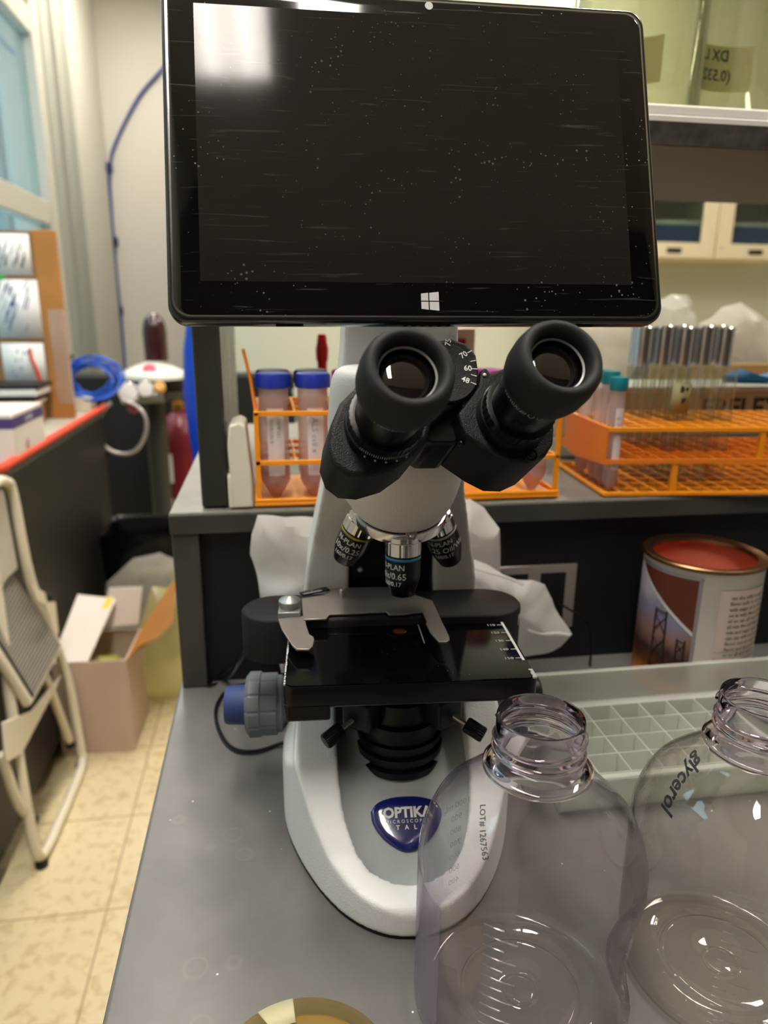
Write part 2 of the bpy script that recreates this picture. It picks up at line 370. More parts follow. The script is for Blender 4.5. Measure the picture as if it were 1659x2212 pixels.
def screen_mat(name, col, dust=1.0):
    m = mat(name, col, .03, spec=.62); nt = m.node_tree; b = nt.nodes['Principled BSDF']; L = nt.links.new
    tc = nt.nodes.new('ShaderNodeTexCoord')
    # dust specks
    v = nt.nodes.new('ShaderNodeTexVoronoi'); v.inputs['Scale'].default_value = 300; v.inputs['Randomness'].default_value = 1; L(tc.outputs['Object'], v.inputs['Vector'])
    n = nt.nodes.new('ShaderNodeTexNoise'); n.inputs['Scale'].default_value = 30; n.inputs['Detail'].default_value = 4; L(tc.outputs['Object'], n.inputs['Vector'])
    th = nt.nodes.new('ShaderNodeMapRange'); th.inputs[1].default_value = .42; th.inputs[2].default_value = .75; th.inputs[3].default_value = .015; th.inputs[4].default_value = .24*dust; L(n.outputs['Fac'], th.inputs[0])
    lt = nt.nodes.new('ShaderNodeMath'); lt.operation = 'LESS_THAN'; L(v.outputs['Distance'], lt.inputs[0]); L(th.outputs[0], lt.inputs[1])
    wn = nt.nodes.new('ShaderNodeMath'); wn.operation = 'MULTIPLY'; wn.inputs[1].default_value = .5; L(lt.outputs[0], wn.inputs[0])
    cm = nt.nodes.new('ShaderNodeMath'); cm.operation = 'MULTIPLY'; L(wn.outputs[0], cm.inputs[0]); L(v.outputs['Color'], cm.inputs[1])
    mx = nt.nodes.new('ShaderNodeMixRGB'); mx.inputs[1].default_value = lin(col); mx.inputs[2].default_value = lin('#c8c4bc'); L(cm.outputs[0], mx.inputs[0])
    # fine scratches, long in one direction
    mp = nt.nodes.new('ShaderNodeMapping'); mp.inputs['Rotation'].default_value = (0, .22, 0); mp.inputs['Scale'].default_value = (26, 1, 520); L(tc.outputs['Object'], mp.inputs[0])
    sn = nt.nodes.new('ShaderNodeTexNoise'); sn.inputs['Scale'].default_value = 1; sn.inputs['Detail'].default_value = 2; sn.inputs['Distortion'].default_value = .8; L(mp.outputs[0], sn.inputs['Vector'])
    sr = nt.nodes.new('ShaderNodeMapRange'); sr.inputs[1].default_value = .64; sr.inputs[2].default_value = .76; sr.inputs[4].default_value = .14; L(sn.outputs['Fac'], sr.inputs[0])
    m2 = nt.nodes.new('ShaderNodeMixRGB'); m2.inputs[2].default_value = lin('#b0aaa4'); L(sr.outputs[0], m2.inputs[0]); L(mx.outputs[0], m2.inputs[1]); L(m2.outputs[0], b.inputs['Base Color'])
    # smeary finish
    n3 = nt.nodes.new('ShaderNodeTexNoise'); n3.inputs['Scale'].default_value = 18; n3.inputs['Detail'].default_value = 5; L(tc.outputs['Object'], n3.inputs['Vector'])
    mr = nt.nodes.new('ShaderNodeMapRange'); mr.inputs[3].default_value = .02; mr.inputs[4].default_value = .13; L(n3.outputs['Fac'], mr.inputs[0]); L(mr.outputs[0], b.inputs['Roughness'])
    return m
M['screen'] = screen_mat('screen_glass', '#302c2a'); M['bezel'] = screen_mat('bezel_glass', '#050506', .8)  # display base lifted to brown for the ceiling's reflection and dust haze
M['stage'] = screen_mat('glossy_black_stage', '#070708', .6); M['stage'].node_tree.nodes['Principled BSDF'].inputs['Specular IOR Level'].default_value = .22; M['stage'].node_tree.nodes['Principled BSDF'].inputs['IOR'].default_value = 1.3

# ================================================================== room
XL, YF, YN, XR, YB = -1.15, 6.08, 4.35, 4.2, -1.85
b = BM(); box(b, XL-.2, XR+.1, YB-.1, YF+.1, -.1, 0); struct('floor', b, M['floor'])
b = BM(); box(b, XL-.2, XR+.1, YB-.1, YF+.1, CEIL, CEIL+.1); struct('ceiling', b, M['ceil'])
b = BM(); box(b, XL-.2, XR+.1, YF, YF+.1, 0, CEIL); struct('wall_back', b, M['wall'])
b = BM(); box(b, -.44, XR, YN, YF-.002, 0, CEIL-.002); struct('wall_partition', b, [M['wallg']])
b = BM(); box(b, XR, XR+.1, YB, YF, 0, CEIL); struct('wall_right', b, M['wall'])
b = BM(); box(b, XL-.2, XR+.1, YB-.1, YB, 0, CEIL); struct('wall_front', b, M['walldark'])  # unseen wall, coloured dark so the tablet screen mirrors black low down
# left wall with window opening y 0.1..4.4, z 1.0..2.85
b = BM(); box(b, XL-.2, XL, YB, .1, 0, CEIL); box(b, XL-.2, XL, 4.5, YF, 0, CEIL); box(b, XL-.2, XL, .1, 4.5, 0, 1.0); box(b, XL-.2, XL, .1, 4.5, 2.86, CEIL); struct('wall_left', b, M['wall'])
w = bpy.data.objects.new('window_1', None); COL.objects.link(w); w['kind'] = 'structure'
b = BM()
for y0, y1 in ((.1, .2), (1.45, 1.57), (2.9, 3.02), (4.37, 4.5)): box(b, XL-.07, XL+.02, y0, y1, 1.0, 2.86)
for z0, z1 in ((1.0, 1.06), (1.69, 1.81), (2.60, 2.72), (2.80, 2.86)):
    for y0, y1 in ((.2, 1.45), (1.57, 2.9), (3.02, 4.37)): box(b, XL-.06, XL+.012, y0, y1, z0, z1)
struct('window_frame', b, M['wframe'], w, bevel=.006)
for y0, y1 in ((.2, 1.45), (1.57, 2.9), (3.02, 4.37)):
    for z0, z1 in ((1.06, 1.69), (1.81, 2.60), (2.72, 2.80)):
        b = BM(); box(b, XL-.035, XL-.03, y0, y1, z0, z1); struct('window_pane', b, M['pane'], w)
b = BM()
for y0, y1, d in ((4.5, 4.62, .03), (4.62, 4.74, .012), (4.74, 4.86, .035), (4.86, 5.0, .015), (5.0, 5.08, .03)): box(b, XL, XL+d, y0, y1, 0, CEIL)
struct('trim_1', b, M['trim'], bevel=.004)
# neighbouring building seen through the window
t = thing('building', 'grey-green building facade with pale vertical bands outside the left window', 'building', (-5.2, 3, -3))
b = BM(); box(b, -.3, 0, -6, 16, 0, 9); put('facade', b, mat('facade_grey', '#4c5b5a', .7), t)
for i in range(14):
    b = BM(); y = -5+i*1.45; box(b, 0, .06, y, y+.45, 0, 9); put('pilaster', b, mat('facade_pale', '#646c67', .7) if i == 0 else bpy.data.materials['facade_pale'], t)
# ceiling lights
base = None
FL = ['ceiling light over the microscope bench, nearest the camera', 'ceiling light second in the row above the bench', 'ceiling light third in the row, behind the shelf', 'ceiling light to the right above the rack end', 'ceiling light in front of the cream wall cabinets', 'ceiling light near the far white wall and window']
for i, (x, y) in enumerate(FIXT):
    lab = 'recessed two-tube '+FL[i]
    if base is None:
        base = thing('ceiling_light', lab, 'light', (x, y, CEIL), 0, 'ceiling lights')
        b = BM(); box(b, -.15, -.13, -.62, .62, -.012, -.001); box(b, .13, .15, -.62, .62, -.012, -.001); box(b, -.13, .13, -.62, -.60, -.012, -.001); box(b, -.13, .13, .6, .62, -.012, -.001); put('frame', b, M['cream'], base)
        b = BM(); box(b, -.13, .13, -.60, .60, -.008, -.004); put('diffuser', b, M['diff'], base)
        for sx in (-.06, .06): b = BM(); lathe(b, [(.016, -.58), (.016, .58)], (sx, 0, -.012), (0, 1, 0), 10); put('tube', b, M['emit'], base)
    else: dup(base, (x, y, CEIL), lab)

# ================================================================== bench and shelving
LZ, LY = 1.086, .663     # ledge top, ledge front
SZ0, SZ1 = 1.416, 1.436  # upper shelf
t = thing('lab_bench', 'grey epoxy laboratory bench top carrying the microscope and clear bottles', 'bench', (-.101, .1, 0))
b = BM(); box(b, 0, 2.2, -.12, 1.1, .862, .9); put('worktop', b, M['bench'], t, bevel=.003)
b = BM(); box(b, .03, 2.2, .02, 1.05, .08, .862); put('base_cabinet', b, mat('bench_cabinet', '#8a8172', .5), t)
t = thing('bench_ledge', 'black raised ledge at the back of the grey bench, under the orange racks', 'shelf', (-.098, LY, .9))
b = BM(); box(b, 0, 2.15, 0, .54, .163, .1845); put('ledge_top', b, M['ledgetop'], t, bevel=.0015)
b = BM(); box(b, 0, 2.15, -.0015, .004, .1635, .1825); put('front_edge', b, M['ledge'], t, bevel=.001)
b = BM(); box(b, 0.001, .026, .001, .53, 0, .163); put('end_panel', b, M['ledge'], t, bevel=.0015)
b = BM(); box(b, .026, 2.14, .012, .03, 0, .163); put('front_panel', b, M['blackm'], t)
b = BM(); box(b, 1.3, 1.33, .001, .53, 0, .163); put('end_panel', b, M['ledge'], t, bevel=.0015)
t = thing('upper_shelf', 'dark shelf board on an upright post above the ledge, holding glass jars', 'shelf', (-.068, LY+.01, LZ))
b = BM(); box(b, 0, 2.1, -.01, .30, SZ0-LZ, SZ1-LZ); put('shelf_board', b, [M['hood']], t, bevel=.002)
b = BM(); box(b, 0, 2.1, -.0125, -.0095, SZ0-LZ+.0008, SZ1-LZ-.0008); put('edge_band', b, mat('edge_band', '#4d4a46', .5, noise_s=90, noise_amt=.5), t)
b = BM(); box(b, 0, .025, 0, .30, 0, SZ0-LZ); put('upright', b, M['post'], t, bevel=.0025)
b = BM(); box(b, 1.9, 1.925, 0, .30, 0, SZ0-LZ); put('upright', b, M['post'], t, bevel=.0025)
t = thing('power_outlet', 'steel power outlet plate low on the black ledge panel beside the plastic cover', 'outlet', (.271, .674, .976))
b = BM(); box(b, -.047, .047, -.003, 0, -.038, .036); put('cover_plate', b, M['steel'], t, bevel=.002)
for sx in (-.022, .02):
    b = BM(); box(b, sx-.014, sx+.014, -.0045, -.0031, -.028, .027); put('socket', b, M['blacks'], t, bevel=.001)
b = BM(); tube(b, spline([(.026, -.004, -.008), (.034, -.014, -.01), (.052, -.022, -.022), (.060, -.024, -.045), (.061, -.024, -.0740)], 8), .0012, 8); put('cord', b, M['blacks'], t)
# ================================================================== microscope (local frame: optical axis at origin, z = 0 on the bench)
MA = math.radians(-4.0); MO = Vector((.083, .435, .9))
mic = thing('microscope', 'white binocular microscope with black eyepieces and glossy black stage', 'microscope', MO, MA)
MI = (Matrix.Translation(MO) @ Matrix.Rotation(MA, 4, 'Z')).inverted()
def ML(p): return MI @ Vector(p)
def sm(pts, n=6): return [p for p in spline(list(pts)+[pts[0]], n)][:-1]
# --- cast stand: three silhouettes intersected, channel cut out, rounded
side = [(-.0995, .002), (-.1005, .015), (-.0955, .0225), (-.084, .027), (-.066, .037), (-.042, .060), (-.025, .077), (0, .094), (.028, .108), (.050, .120), (.066, .136), (.071, .16), (.071, .20), (.062, .24), (.045, .27), (.030, .30), (.026, .38), (.045, .41), (.115, .41), (.125, .38), (.135, .2), (.14, .1), (.145, .002)]
b = BM(); prism(b, [(-.12, y, z) for y, z in side], (.24, 0, 0)); A = put('stand', b, M['white'])
half = [(p_.x, p_.y) for p_ in spline([(0, -.0985, 0), (.014, -.0968, 0), (.028, -.0905, 0), (.042, -.079, 0), (.055, -.062, 0), (.067, -.040, 0), (.078, -.012, 0), (.0842, .016, 0), (.085, .05, 0), (.083, .11, 0), (.072, .16, 0)], 4)]
plan = [(x, y, -.01) for x, y in half]+[(-x, y, -.01) for x, y in half[::-1][:-1]]
b = BM(); prism(b, plan, (0, 0, .5)); P2 = put('t', b, M['white'])
fr = [(.086, -.01), (.086, .045), (.083, .058), (.075, .074), (.072, .10), (.069, .14), (.065, .18), (.056, .225), (.047, .27), (.041, .31), (.037, .35), (.035, .42)]
b = BM(); prism(b, [(x, -.2, z) for x, z in fr]+[(-x, -.2, z) for x, z in fr[::-1]], (0, .4, 0)); P3 = put('t', b, M['white'])
ch = [(p_.x, p_.y) for p_ in [Vector((-.045, .085, 0))]+spline([(-.046, .0, 0), (-.0445, -.03, 0), (-.038, -.056, 0), (-.024, -.075, 0), (0, -.082, 0), (.024, -.075, 0), (.038, -.056, 0), (.0445, -.03, 0), (.046, 0, 0)], 4)+[Vector((.045, .085, 0))]]
b = BM(); loft(b, [[Vector((x, y, .010+.16*max(0, 0))) for x, y in ch], [Vector((x, y, .05)) for x, y in ch], [Vector((x*.98, y, .10)) for x, y in ch], [Vector((x*.74, y, .16)) for x, y in ch], [Vector((x*.72, y, .222)) for x, y in ch]]); P4 = put('t', b, M['white'])
for q, op in ((P2, 'INTERSECT'), (P3, 'INTERSECT'), (P4, 'DIFFERENCE')):
    m = A.modifiers.new('b', 'BOOLEAN'); m.object = q; m.operation = op; m.solver = 'EXACT'
m = A.modifiers.new('r', 'REMESH'); m.mode = 'VOXEL'; m.voxel_size = .0016; m.use_smooth_shade = True
m = A.modifiers.new('s', 'SMOOTH'); m.factor = .5; m.iterations = 9
bake(A)
for q in (P2, P3, P4): bpy.data.objects.remove(q)
A.parent = mic
A.data.materials.clear(); A.data.materials.append(M['white'])
for p in A.data.polygons: p.use_smooth = True
# black foot line under the base
b = BM(); loft(b, [[Vector((x*.985, y*.985, z)) for x, y, _ in plan] for z in (0, .004)]); put('foot_pad', b, M['blackm'], mic)
# recessed grey panel
b = BM(); pl = [(-.0455, .044), (-.047, .0), (-.045, -.03), (-.037, -.056), (-.021, -.069), (0, -.0725), (.021, -.069), (.037, -.056), (.045, -.03), (.047, 0), (.0455, .044)]
zf = lambda y: .0195+max(0, y+.0805)*(.72 if y < -.028 else 0)+(.0378+(y+.028)*.6 if y >= -.028 else 0)
ph = [(.020, -.0795), (.030, -.0725), (.038, -.0595), (.043, -.045), (.0452, -.0285), (.0465, -.012), (.047, .0), (.0465, .02), (.0458, .086)]
ph = [(.004, -.0835), (.012, -.0828)]+ph
loft(b, [[Vector((s*w_, y, z)) for s, z in ((-1, .004), (-1, zf(y)+.002), (-.93, zf(y)+.0003), (-.5, zf(y)), (.5, zf(y)), (.93, zf(y)+.0003), (1, zf(y)+.002), (1, .004))] for w_, y in ph]); put('base_panel', b, M['greyp'], mic, ang=50)
# badge
nb = Vector((0, -.584, .811)); bo = Vector((-.0, -.0478, zf(-.0478)+.0004)); ex = Vector((1, 0, 0)); ey = Vector((0, .811, .584))
shape = [(-.0235, .008), (-.019, .0135), (-.010, .0165), (0, .0172), (.010, .0165), (.019, .0135), (.0235, .008), (.0225, .0005), (.017, -.008), (.009, -.0145), (.003, -.0172), (-.003, -.0172), (-.009, -.0145), (-.017, -.008), (-.0225, .0005)]
SM = spline(shape+[shape[0]], 4)[:-1]
b = BM(); loft(b, [[bo+ex*p[0]*s+ey*p[1]*s+nb*h for p in SM] for s, h in ((1, 0), (1, .0012), (.97, .0020), (.9, .0025), (.7, .0029), (.3, .0031))]); badge = put('badge', b, M['badge'], mic)
b = BM(); text(b, 'OPTIKA', .0092, on_plane(bo+nb*.0034+ey*.0060+ex*.0005, ex, ey), bold=.00036); text(b, 'M I C R O S C O P E S', .0031, on_plane(bo+nb*.0034+ey*.0006, ex, ey)); text(b, 'I   T   A   L   Y', .0040, on_plane(bo+nb*.0034-ey*.0032, ex, ey), bold=.00008); put('badge_lettering', b, M['ink'], badge)
# --- ribbed illuminator column and collector
b = BM(); prof = [(.024, .030), (.029, .040), (.0305, .049)]
for k in range(4):
    z = .052+k*.0092; prof += [(.0318-.0006*k, z), (.0318-.0006*k, z+.0046), (.0275, z+.0054), (.0275, z+.0086)]
prof += [(.027, .090), (.027, .096), (.022, .098)]
lathe(b, prof, (0, .004, 0), seg=64); put('ribbed_sleeve', b, M['black'], mic, ang=25)
b = BM(); lathe(b, [(.0235, .094), (.0235, .112), (.021, .114), (.021, .128)], (0, .004, 0), seg=56); put('condenser_body', b, M['blacks'], mic, ang=25)
b = BM(); lathe(b, [(.0175, .120), (.0175, .134), (.0148, .1365), (.0148, .1435), (.0122, .1445), (.0122, .1465), (.0066, .1532), (.0058, .1532)], (0, .010, .001), seg=56); ct = put('condenser_top', b, mat('condenser_black', '#232324', .35), mic, ang=25)
b = BM(); lathe(b, [(.0056, .1528), (.0056, .1536), (.0040, .1543), (.0015, .1546)], (0, .010, .001), seg=40, cap0=True); put('condenser_lens', b, M['lensred'], ct)
b = BM()
def on_cone(u, v):
    a = -PI/2+u/.0105; rr = .0118-.55*(v+.0032); z = .1485+.75*(v+.0); rr = .0122-(z-.1465)*(.0056/.0067)+.0002; return Vector((rr*math.cos(a), rr*math.sin(a)+.010, z+.0013))
text(b, 'A 0.9/1.25', .0036, lambda u, v: on_cone(u-.009, v)); put('aperture_marking', b, M['ink'], ct)
for s in (-1, 1):   # centring screws left and right under the stage
    hb = BM(); box(hb, -.011, .011, -.010, .006, -.011, .010, Matrix.Translation((s*.027, -.012, .108)) @ Matrix.Rotation(s*.6, 4, 'Z')); hk = put('screw_block', hb, M['black'], mic, bevel=.002)
    p0 = Vector((s*.034, -.018, .104)); d = Vector((s*.80, -.50, -.34)).normalized()
    hb = BM(); tube(hb, [p0, p0+d*.012], .0016, 10); put('screw_pin', hb, M['steel'], hk)
    hb = BM(); lathe(hb, [(.0045, 0), (.0052, .001), (.0052, .013), (.0045, .0142)], p0+d*.010, d, 48, ribs=lambda t, h: .05*math.cos(24*t)); put('thumb_screw', hb, M['black'], hk, ang=25)
# black dovetail block between the pillars, with screws
b = BM(); box(b, -.0330, .0330, .080, .10, .055, .228); db = put('focus_block', b, M['blacks'], mic, bevel=.002)
b = BM()
for x, z in ((-.024, .203), (-.024, .175), (.004, .192), (.004, .186), (.022, .2)): ball(b, (x, .0795, z), .0026, 12, 8)
put('block_screw', b, M['steel'], db)
# --- stage
SZ = .155
b = BM(); o = [(-.0775, -.0615), (.0775, -.0615), (.0775, .046), (-.0775, .046)]
def rrect(x0, x1, y0, y1, r, n=5):
    pts = []
    for cx, cy, a0 in ((x1-r, y1-r, 0), (x0+r, y1-r, 90), (x0+r, y0+r, 180), (x1-r, y0+r, 270)):
        for k in range(n+1):
            a = math.radians(a0+90*k/n); pts.append((cx+r*math.cos(a), cy+r*math.sin(a)))
    return pts
rp = rrect(-.0775, .0775, -.0615, .05, .006)
b = BM(); loft(b, [[Vector((x, y, SZ-.013)) for x, y in rp], [Vector((x, y, SZ-.0022)) for x, y in rp], [Vector((x*.992, y*.992, SZ-.0008)) for x, y in rp]])
st = put('stage', b, M['blacks'], mic)
b = BM(); rp2 = rrect(-.0762, .0762, -.0602, .045, .006); loft(b, [[Vector((x, y, SZ-.004)) for x, y in rp2], [Vector((x, y, SZ)) for x, y in rp2]]); sg = put('stage_glass', b, M['stage'], mic)
cap = [(.0145*math.cos(a), -.0150+.0145*math.sin(a)) for a in [PI+PI*k/16 for k in range(17)]]+[(.0135, .040), (-.0135, .040)]
b = BM(); loft(b, [[Vector((x, y, z)) for x, y in cap] for z in (.13, .17)]); cut = put('cut', b, M['black'])
for q in (st, sg):
    m = q.modifiers.new('h', 'BOOLEAN'); m.object = cut; m.operation = 'DIFFERENCE'; m.solver = 'EXACT'; bake(q); q.data.set_sharp_from_angle(angle=.6)
bpy.data.objects.remove(cut)
b = BM(); box(b, -.0765, -.0495, -.0612, -.045, SZ-.024, SZ-.012); box(b, -.0775, .0775, -.0600, .045, SZ-.016, SZ-.0125); put('stage_lip', b, M['blacks'], st, bevel=.003)
b = BM()  # chipped pale edge round the glass
random.seed(3); bc_ = BM()
for i in range(70):
    if i < 34: y = -.058+i*.0029; x = -.0765; l = random.uniform(.001, .003); box(b, x-.0006, x+random.uniform(.0001, .0006), y, y+l, SZ-.0008, SZ+.0003)
    elif i < 0: x = -.075+(i-34)*.0022; box(b, x, x+random.uniform(.001, .002), -.0608, -.0602+random.uniform(0, .0006), SZ-.0008, SZ+.0003)
    elif i < 42: a = (i-34)/8; box(bc_, .074+.001*random.random(), .0766, -.060+a*.010, -.0585+a*.010, SZ-.0008, SZ+.0003)
put('chipped_edge', b, M['whitec'], st); put('chipped_corner', bc_, M['whitec'], st)
# shine along the slot edge, put in as a thin pale rod
b = BM(); tube(b, [(.0137, .040, SZ+.0002), (.0143, -.010, SZ+.0002)], .0004, 6); put('slot_edge_shine', b, M['whitec'], st)
# right-hand scale
b = BM(); box(b, .0735, .0752, -.038, .044, SZ+.0001, SZ+.0003)
for i, n in enumerate((90, 100, 110, 120, 130, 140, 150)):
    y = .040-i*.0125; box(b, .0700, .0735, y-.0003, y+.0003, SZ+.0001, SZ+.0003); text(b, str(n), .0042, on_plane((.0655, y, SZ+.0002), (1, 0, 0), (0, 1, 0)))
put('stage_scale', b, M['ink'], st)
# raised rear carriage with round ends
bar = [(.0685+.0255*math.cos(a), .0445+.0255*math.sin(a)) for a in [-PI/2+PI*k/16 for k in range(17)]]+[(-.0885+.0235*math.cos(a), .0425+.0235*math.sin(a)) for a in [PI/2+PI*k/16 for k in range(17)]]
b = BM(); loft(b, [[Vector((x, y, z)) for x, y in bar] for z in (.128, .1595)]+[[Vector((-.008+(x+.008)*.985, .044+(y-.044)*.94, .1612)) for x, y in bar]]); cr = put('stage_carriage', b, M['blackcr'], mic, ang=50)
b = BM(); box(b, .0945, .0947, .035, .053, .138, .1515)
for k in range(10): box(b, .0945, .0950, .034+k*.002, .0345+k*.002, .145, .1515)
for k in range(9): z = .150-k*.0016
b.free(); b = BM()
for k in range(12):   # vernier on the rounded right end
    a = -.62+k*.055; x, y = .0685+.0258*math.cos(a), .0445+.0258*math.sin(a); t_ = Vector((-math.sin(a), math.cos(a), 0)); z1 = .152 if k % 5 else .148
    prism(b, [Vector((x, y, z1))-t_*.0003, Vector((x, y, z1))+t_*.0003, Vector((x, y, .156))+t_*.0003, Vector((x, y, .156))-t_*.0003], (math.cos(a)*.0002, math.sin(a)*.0002, 0))
put('vernier_marks', b, M['ink'], cr)
# --- slide holder (silver)
HZ = .900+SZ+.0085
def hold(pts, z=HZ): return [ML(PZ(x, y, z)) for x, y in pts]
hp = hold([(652, 1292), (700, 1285), (712, 1271), (815, 1267), (883, 1270), (892, 1283), (934, 1297), (951, 1335), (970, 1374), (971, 1381), (964, 1386), (948, 1385), (930, 1366), (920, 1346), (922, 1342), (913, 1321), (871, 1326), (841, 1327), (835, 1321), (712, 1327), (705, 1336), (655, 1338)])
b = BM(); prism(b, hp, (0, 0, -.0014)); hd = put('slide_holder', b, M['steel'], mic, bevel=.0003)
cp = hold([(601, 1336), (608, 1357), (620, 1376), (632, 1394), (641, 1402), (668, 1402), (675, 1396), (679, 1382), (677, 1375), (668, 1370), (662, 1352), (657, 1330)], HZ-.001)
b = BM(); prism(b, cp, (0, 0, -.0015)); put('clip_finger', b, M['steel'], hd, bevel=.0003)
kc = ML(PZ(626, 1318, HZ)); b = BM(); box(b, kc.x-.0078, kc.x+.0078, kc.y-.010, kc.y+.004, SZ+.0015, SZ+.0110); put('clip_block', b, M['alu'], hd, bevel=.0006)
b = BM(); lathe(b, [(.0072, 0), (.0072, .002), (.0078, .0025), (.0078, .0048), (.0070, .0056), (.0012, .0082), (.0010, .0078)], (kc.x, kc.y+.001, SZ+.0110), seg=40); put('clip_knob', b, M['alu'], hd, ang=25)
b = BM(); pk = ML(PZ(740, 1290, HZ)); lathe(b, [(.0013, 0), (.0013, .003), (.0023, .003), (.0023, .0062), (.0018, .0068)], (pk.x, pk.y, SZ+.0084), seg=20); put('holder_screw', b, M['steel'], hd, ang=25)
v0, v1 = ML(PZ(654, 1288, HZ+.001)), ML(PZ(712, 1276, HZ+.001)); ev = (v1-v0).normalized(); nv = Vector((-ev.y, ev.x, 0))
b = BM(); prism(b, [v0, v1, v1+nv*.006, v0+nv*.006], (0, 0, .0012)); vp = put('vernier_plate', b, M['black'], hd)
b = BM()
for k in range(24):
    q = v0+ev*(.0015+k*.00062)+Vector((0, 0, .0013)); l = .0026 if k % 5 == 0 else .0016; add(b, [q, q+ev*.0002, q+ev*.0002+nv*l, q+nv*l], [(0, 1, 2, 3)])
text(b, '100', .002, on_plane(v0+ev*.009+nv*.0045+Vector((0, 0, .00135)), ev, nv)); put('vernier_scale', b, M['ink'], vp)
# --- focus knobs
for s in (-1, 1):
    ax = Vector((s, 0, 0)); c0 = Vector((s*(.078 if s < 0 else .068), .064, .070))
    b = BM(); lathe(b, [(.017, -.02), (.017, .006), (.022, .008), (.022, .012)], c0, ax, 40); fk = put('focus_knob', b, M['knobg'], mic, ang=25)
    b = BM(); lathe(b, [(.0232, .012), (.0232, .024), (.0245, .025), (.0245, .033), (.021, .036)], c0, ax, 96, ribs=lambda t, h: (.035 if math.cos(12*t) > -.75 else 0)); put('coarse_grip', b, M['knobg'], fk, ang=25)
    b = BM(); lathe(b, [(.0155, .036), (.0148, .050), (.0135, .0525), (.004, .0532)], c0, ax, 48); k = put('fine_knob', b, M['knobb'] if s < 0 else M['black'], fk, ang=25); k['label'] = 'blue fine focus knob' if s < 0 else 'black fine focus knob'
    if s > 0:
        b = BM(); lathe(b, [(.0015, 0), (.0015, .02)], (.062, .02, .112), ax, 12); lathe(b, [(.0045, .0), (.0045, .009)], (.070, .02, .112), ax, 20); put('tension_pin', b, M['steel'], fk)
# mechanical stage control below right
b = BM(); lathe(b, [(.004, -.045), (.004, -.02), (.0095, -.02), (.0095, .0), (.0065, 0), (.0065, .02)], (.060, .035, .120), (0, 0, 1), 40); put('stage_drive_knob', b, M['black'], mic, ang=25)
# --- head: white bowl joined to the arm
b = BM(); rings = []
for z, R, cy, tl in ((.2405, .020, .0200, 20), (.2412, .0285, .0200, 20), (.2440, .0315, .0185, 20), (.2500, .0350, .0150, 17), (.2580, .0385, .0100, 12), (.2680, .0415, .0050, 6), (.2800, .0432, .001, 2), (.295, .0440, -.001, 0), (.315, .0436, -.002, 0), (.328, .0420, -.002, 0), (.334, .040, -.001, 0), (.337, .034, .001, 0)):
    ring = []; tt = math.radians(tl)
    for k in range(48):
        a = 2*PI*k/48; x, y = R*math.cos(a), R*math.sin(a)
        y2 = y*math.cos(tt); z2 = y*math.sin(tt)
        if y > 0 and z > .27: y2 = min(y*1.6, .062-cy)
        ring.append(Vector((x-.0045*min(1, max(0, (z-.242)/.03)), cy+y2, z+z2)))
    rings.append(ring)
loft(b, rings); put('head_housing', b, M['white'], mic, sub=1, ang=80)
b = BM(); lathe(b, [(.028, .334), (.028, .341), (.026, .344)], (0, -.012, 0), seg=64); put('head_collar', b, M['blacks'], mic, ang=25)
# --- nosepiece and objectives
AL = math.radians(20); S0 = .070; AP = Vector((0, 0, .227+S0)); nn = Vector((0, math.sin(AL), -math.cos(AL)))
b = BM(); lathe(b, [(.0285, -.004), (.0310, -.003), (.0318, .0), (.0318, .0035), (.0300, .0045), (.010, .0045)], AP+nn*(S0*math.cos(AL)-.0035), nn, 72); npc = put('nosepiece', b, M['chrome'], mic, ang=25)
b = BM(); lathe(b, [(.0285, -.0075), (.0300, -.006), (.0300, -.003)], AP+nn*(S0*math.cos(AL)-.0035), nn, 64); put('nosepiece_gap', b, M['blackm'], npc)
cl = AP+nn*(S0*math.cos(AL))+Vector((.004, -.0300, .002)); b = BM(); prism(b, [cl+Vector((-.0042, 0, .002)), cl+Vector((.0042, 0, .002)), cl+Vector((.0036, -.0022, -.006)), cl+Vector((.002, -.0028, -.009)), cl+Vector((-.002, -.0028, -.009)), cl+Vector((-.0036, -.0022, -.006))], (0, -.0008, 0)); cs = put('click_spring', b, M['steel'], npc, bevel=.0003)
b = BM(); ball(b, cl+Vector((0, -.0033, -.006)), .0016, 14, 8); put('spring_screw', b, M['chrome'], cs)
e_s = Vector((1, 0, 0)); e_b = nn.cross(e_s)
def objective(phi, L, band, lines, tip, arc0):
    d = (nn*math.cos(AL)+(e_s*math.sin(phi)+(-e_b if (-e_b).y < 0 else e_b)*math.cos(phi))*math.sin(AL)).normalized()
    p = AP+d*S0
    b = BM(); lathe(b, [(.0096, -.003), (.0113, -.0015), (.0113, .0015), (.0118, .002), (.0118, .0105), (.0110, .011)], p, d, 96, ribs=lambda t, h: (.016*math.cos(70*t) if h > .0015 and math.sin(5*t+phi) > -.1 else 0)); ob = put('objective', b, M['chrome'], mic, ang=25)
    b = BM(); lathe(b, [(.0110, .0105), (.0116, .0110), (.0116, L*.66), (.0112, L*.72), (.0090, L*.91), (.0082, L*.985), (.0066, L), (.0066, L*.99), (.003, L*.985)], p, d, 64); put('barrel', b, M['blacks'], ob, ang=25)
    b = BM(); e1, e2, a = frame(d)
    lathe(b, [(.01185, .0118), (.01185, .0136)], p, d, 64, False, False); put('colour_band', b, band, ob, solid=.0001)
    b = BM(); h = .0175
    for s_, z_, sz in ((lines[0], 0, .0054), (lines[1], .0062, .0062), (lines[2], .0115, .0042)):
        fn = on_cyl(p, -d, .01172, arc0, -(.0178+z_), ref=(0, -1, 0)); text(b, s_, sz, lambda u, v, f=fn: f(u, v), bold=.00006)
    put('engraving', b, M['ink'], ob)
objective(0, .040, M['bluec'], ('N-PLAN', '40x/0.65', '160/0.17'), .1, -.82)
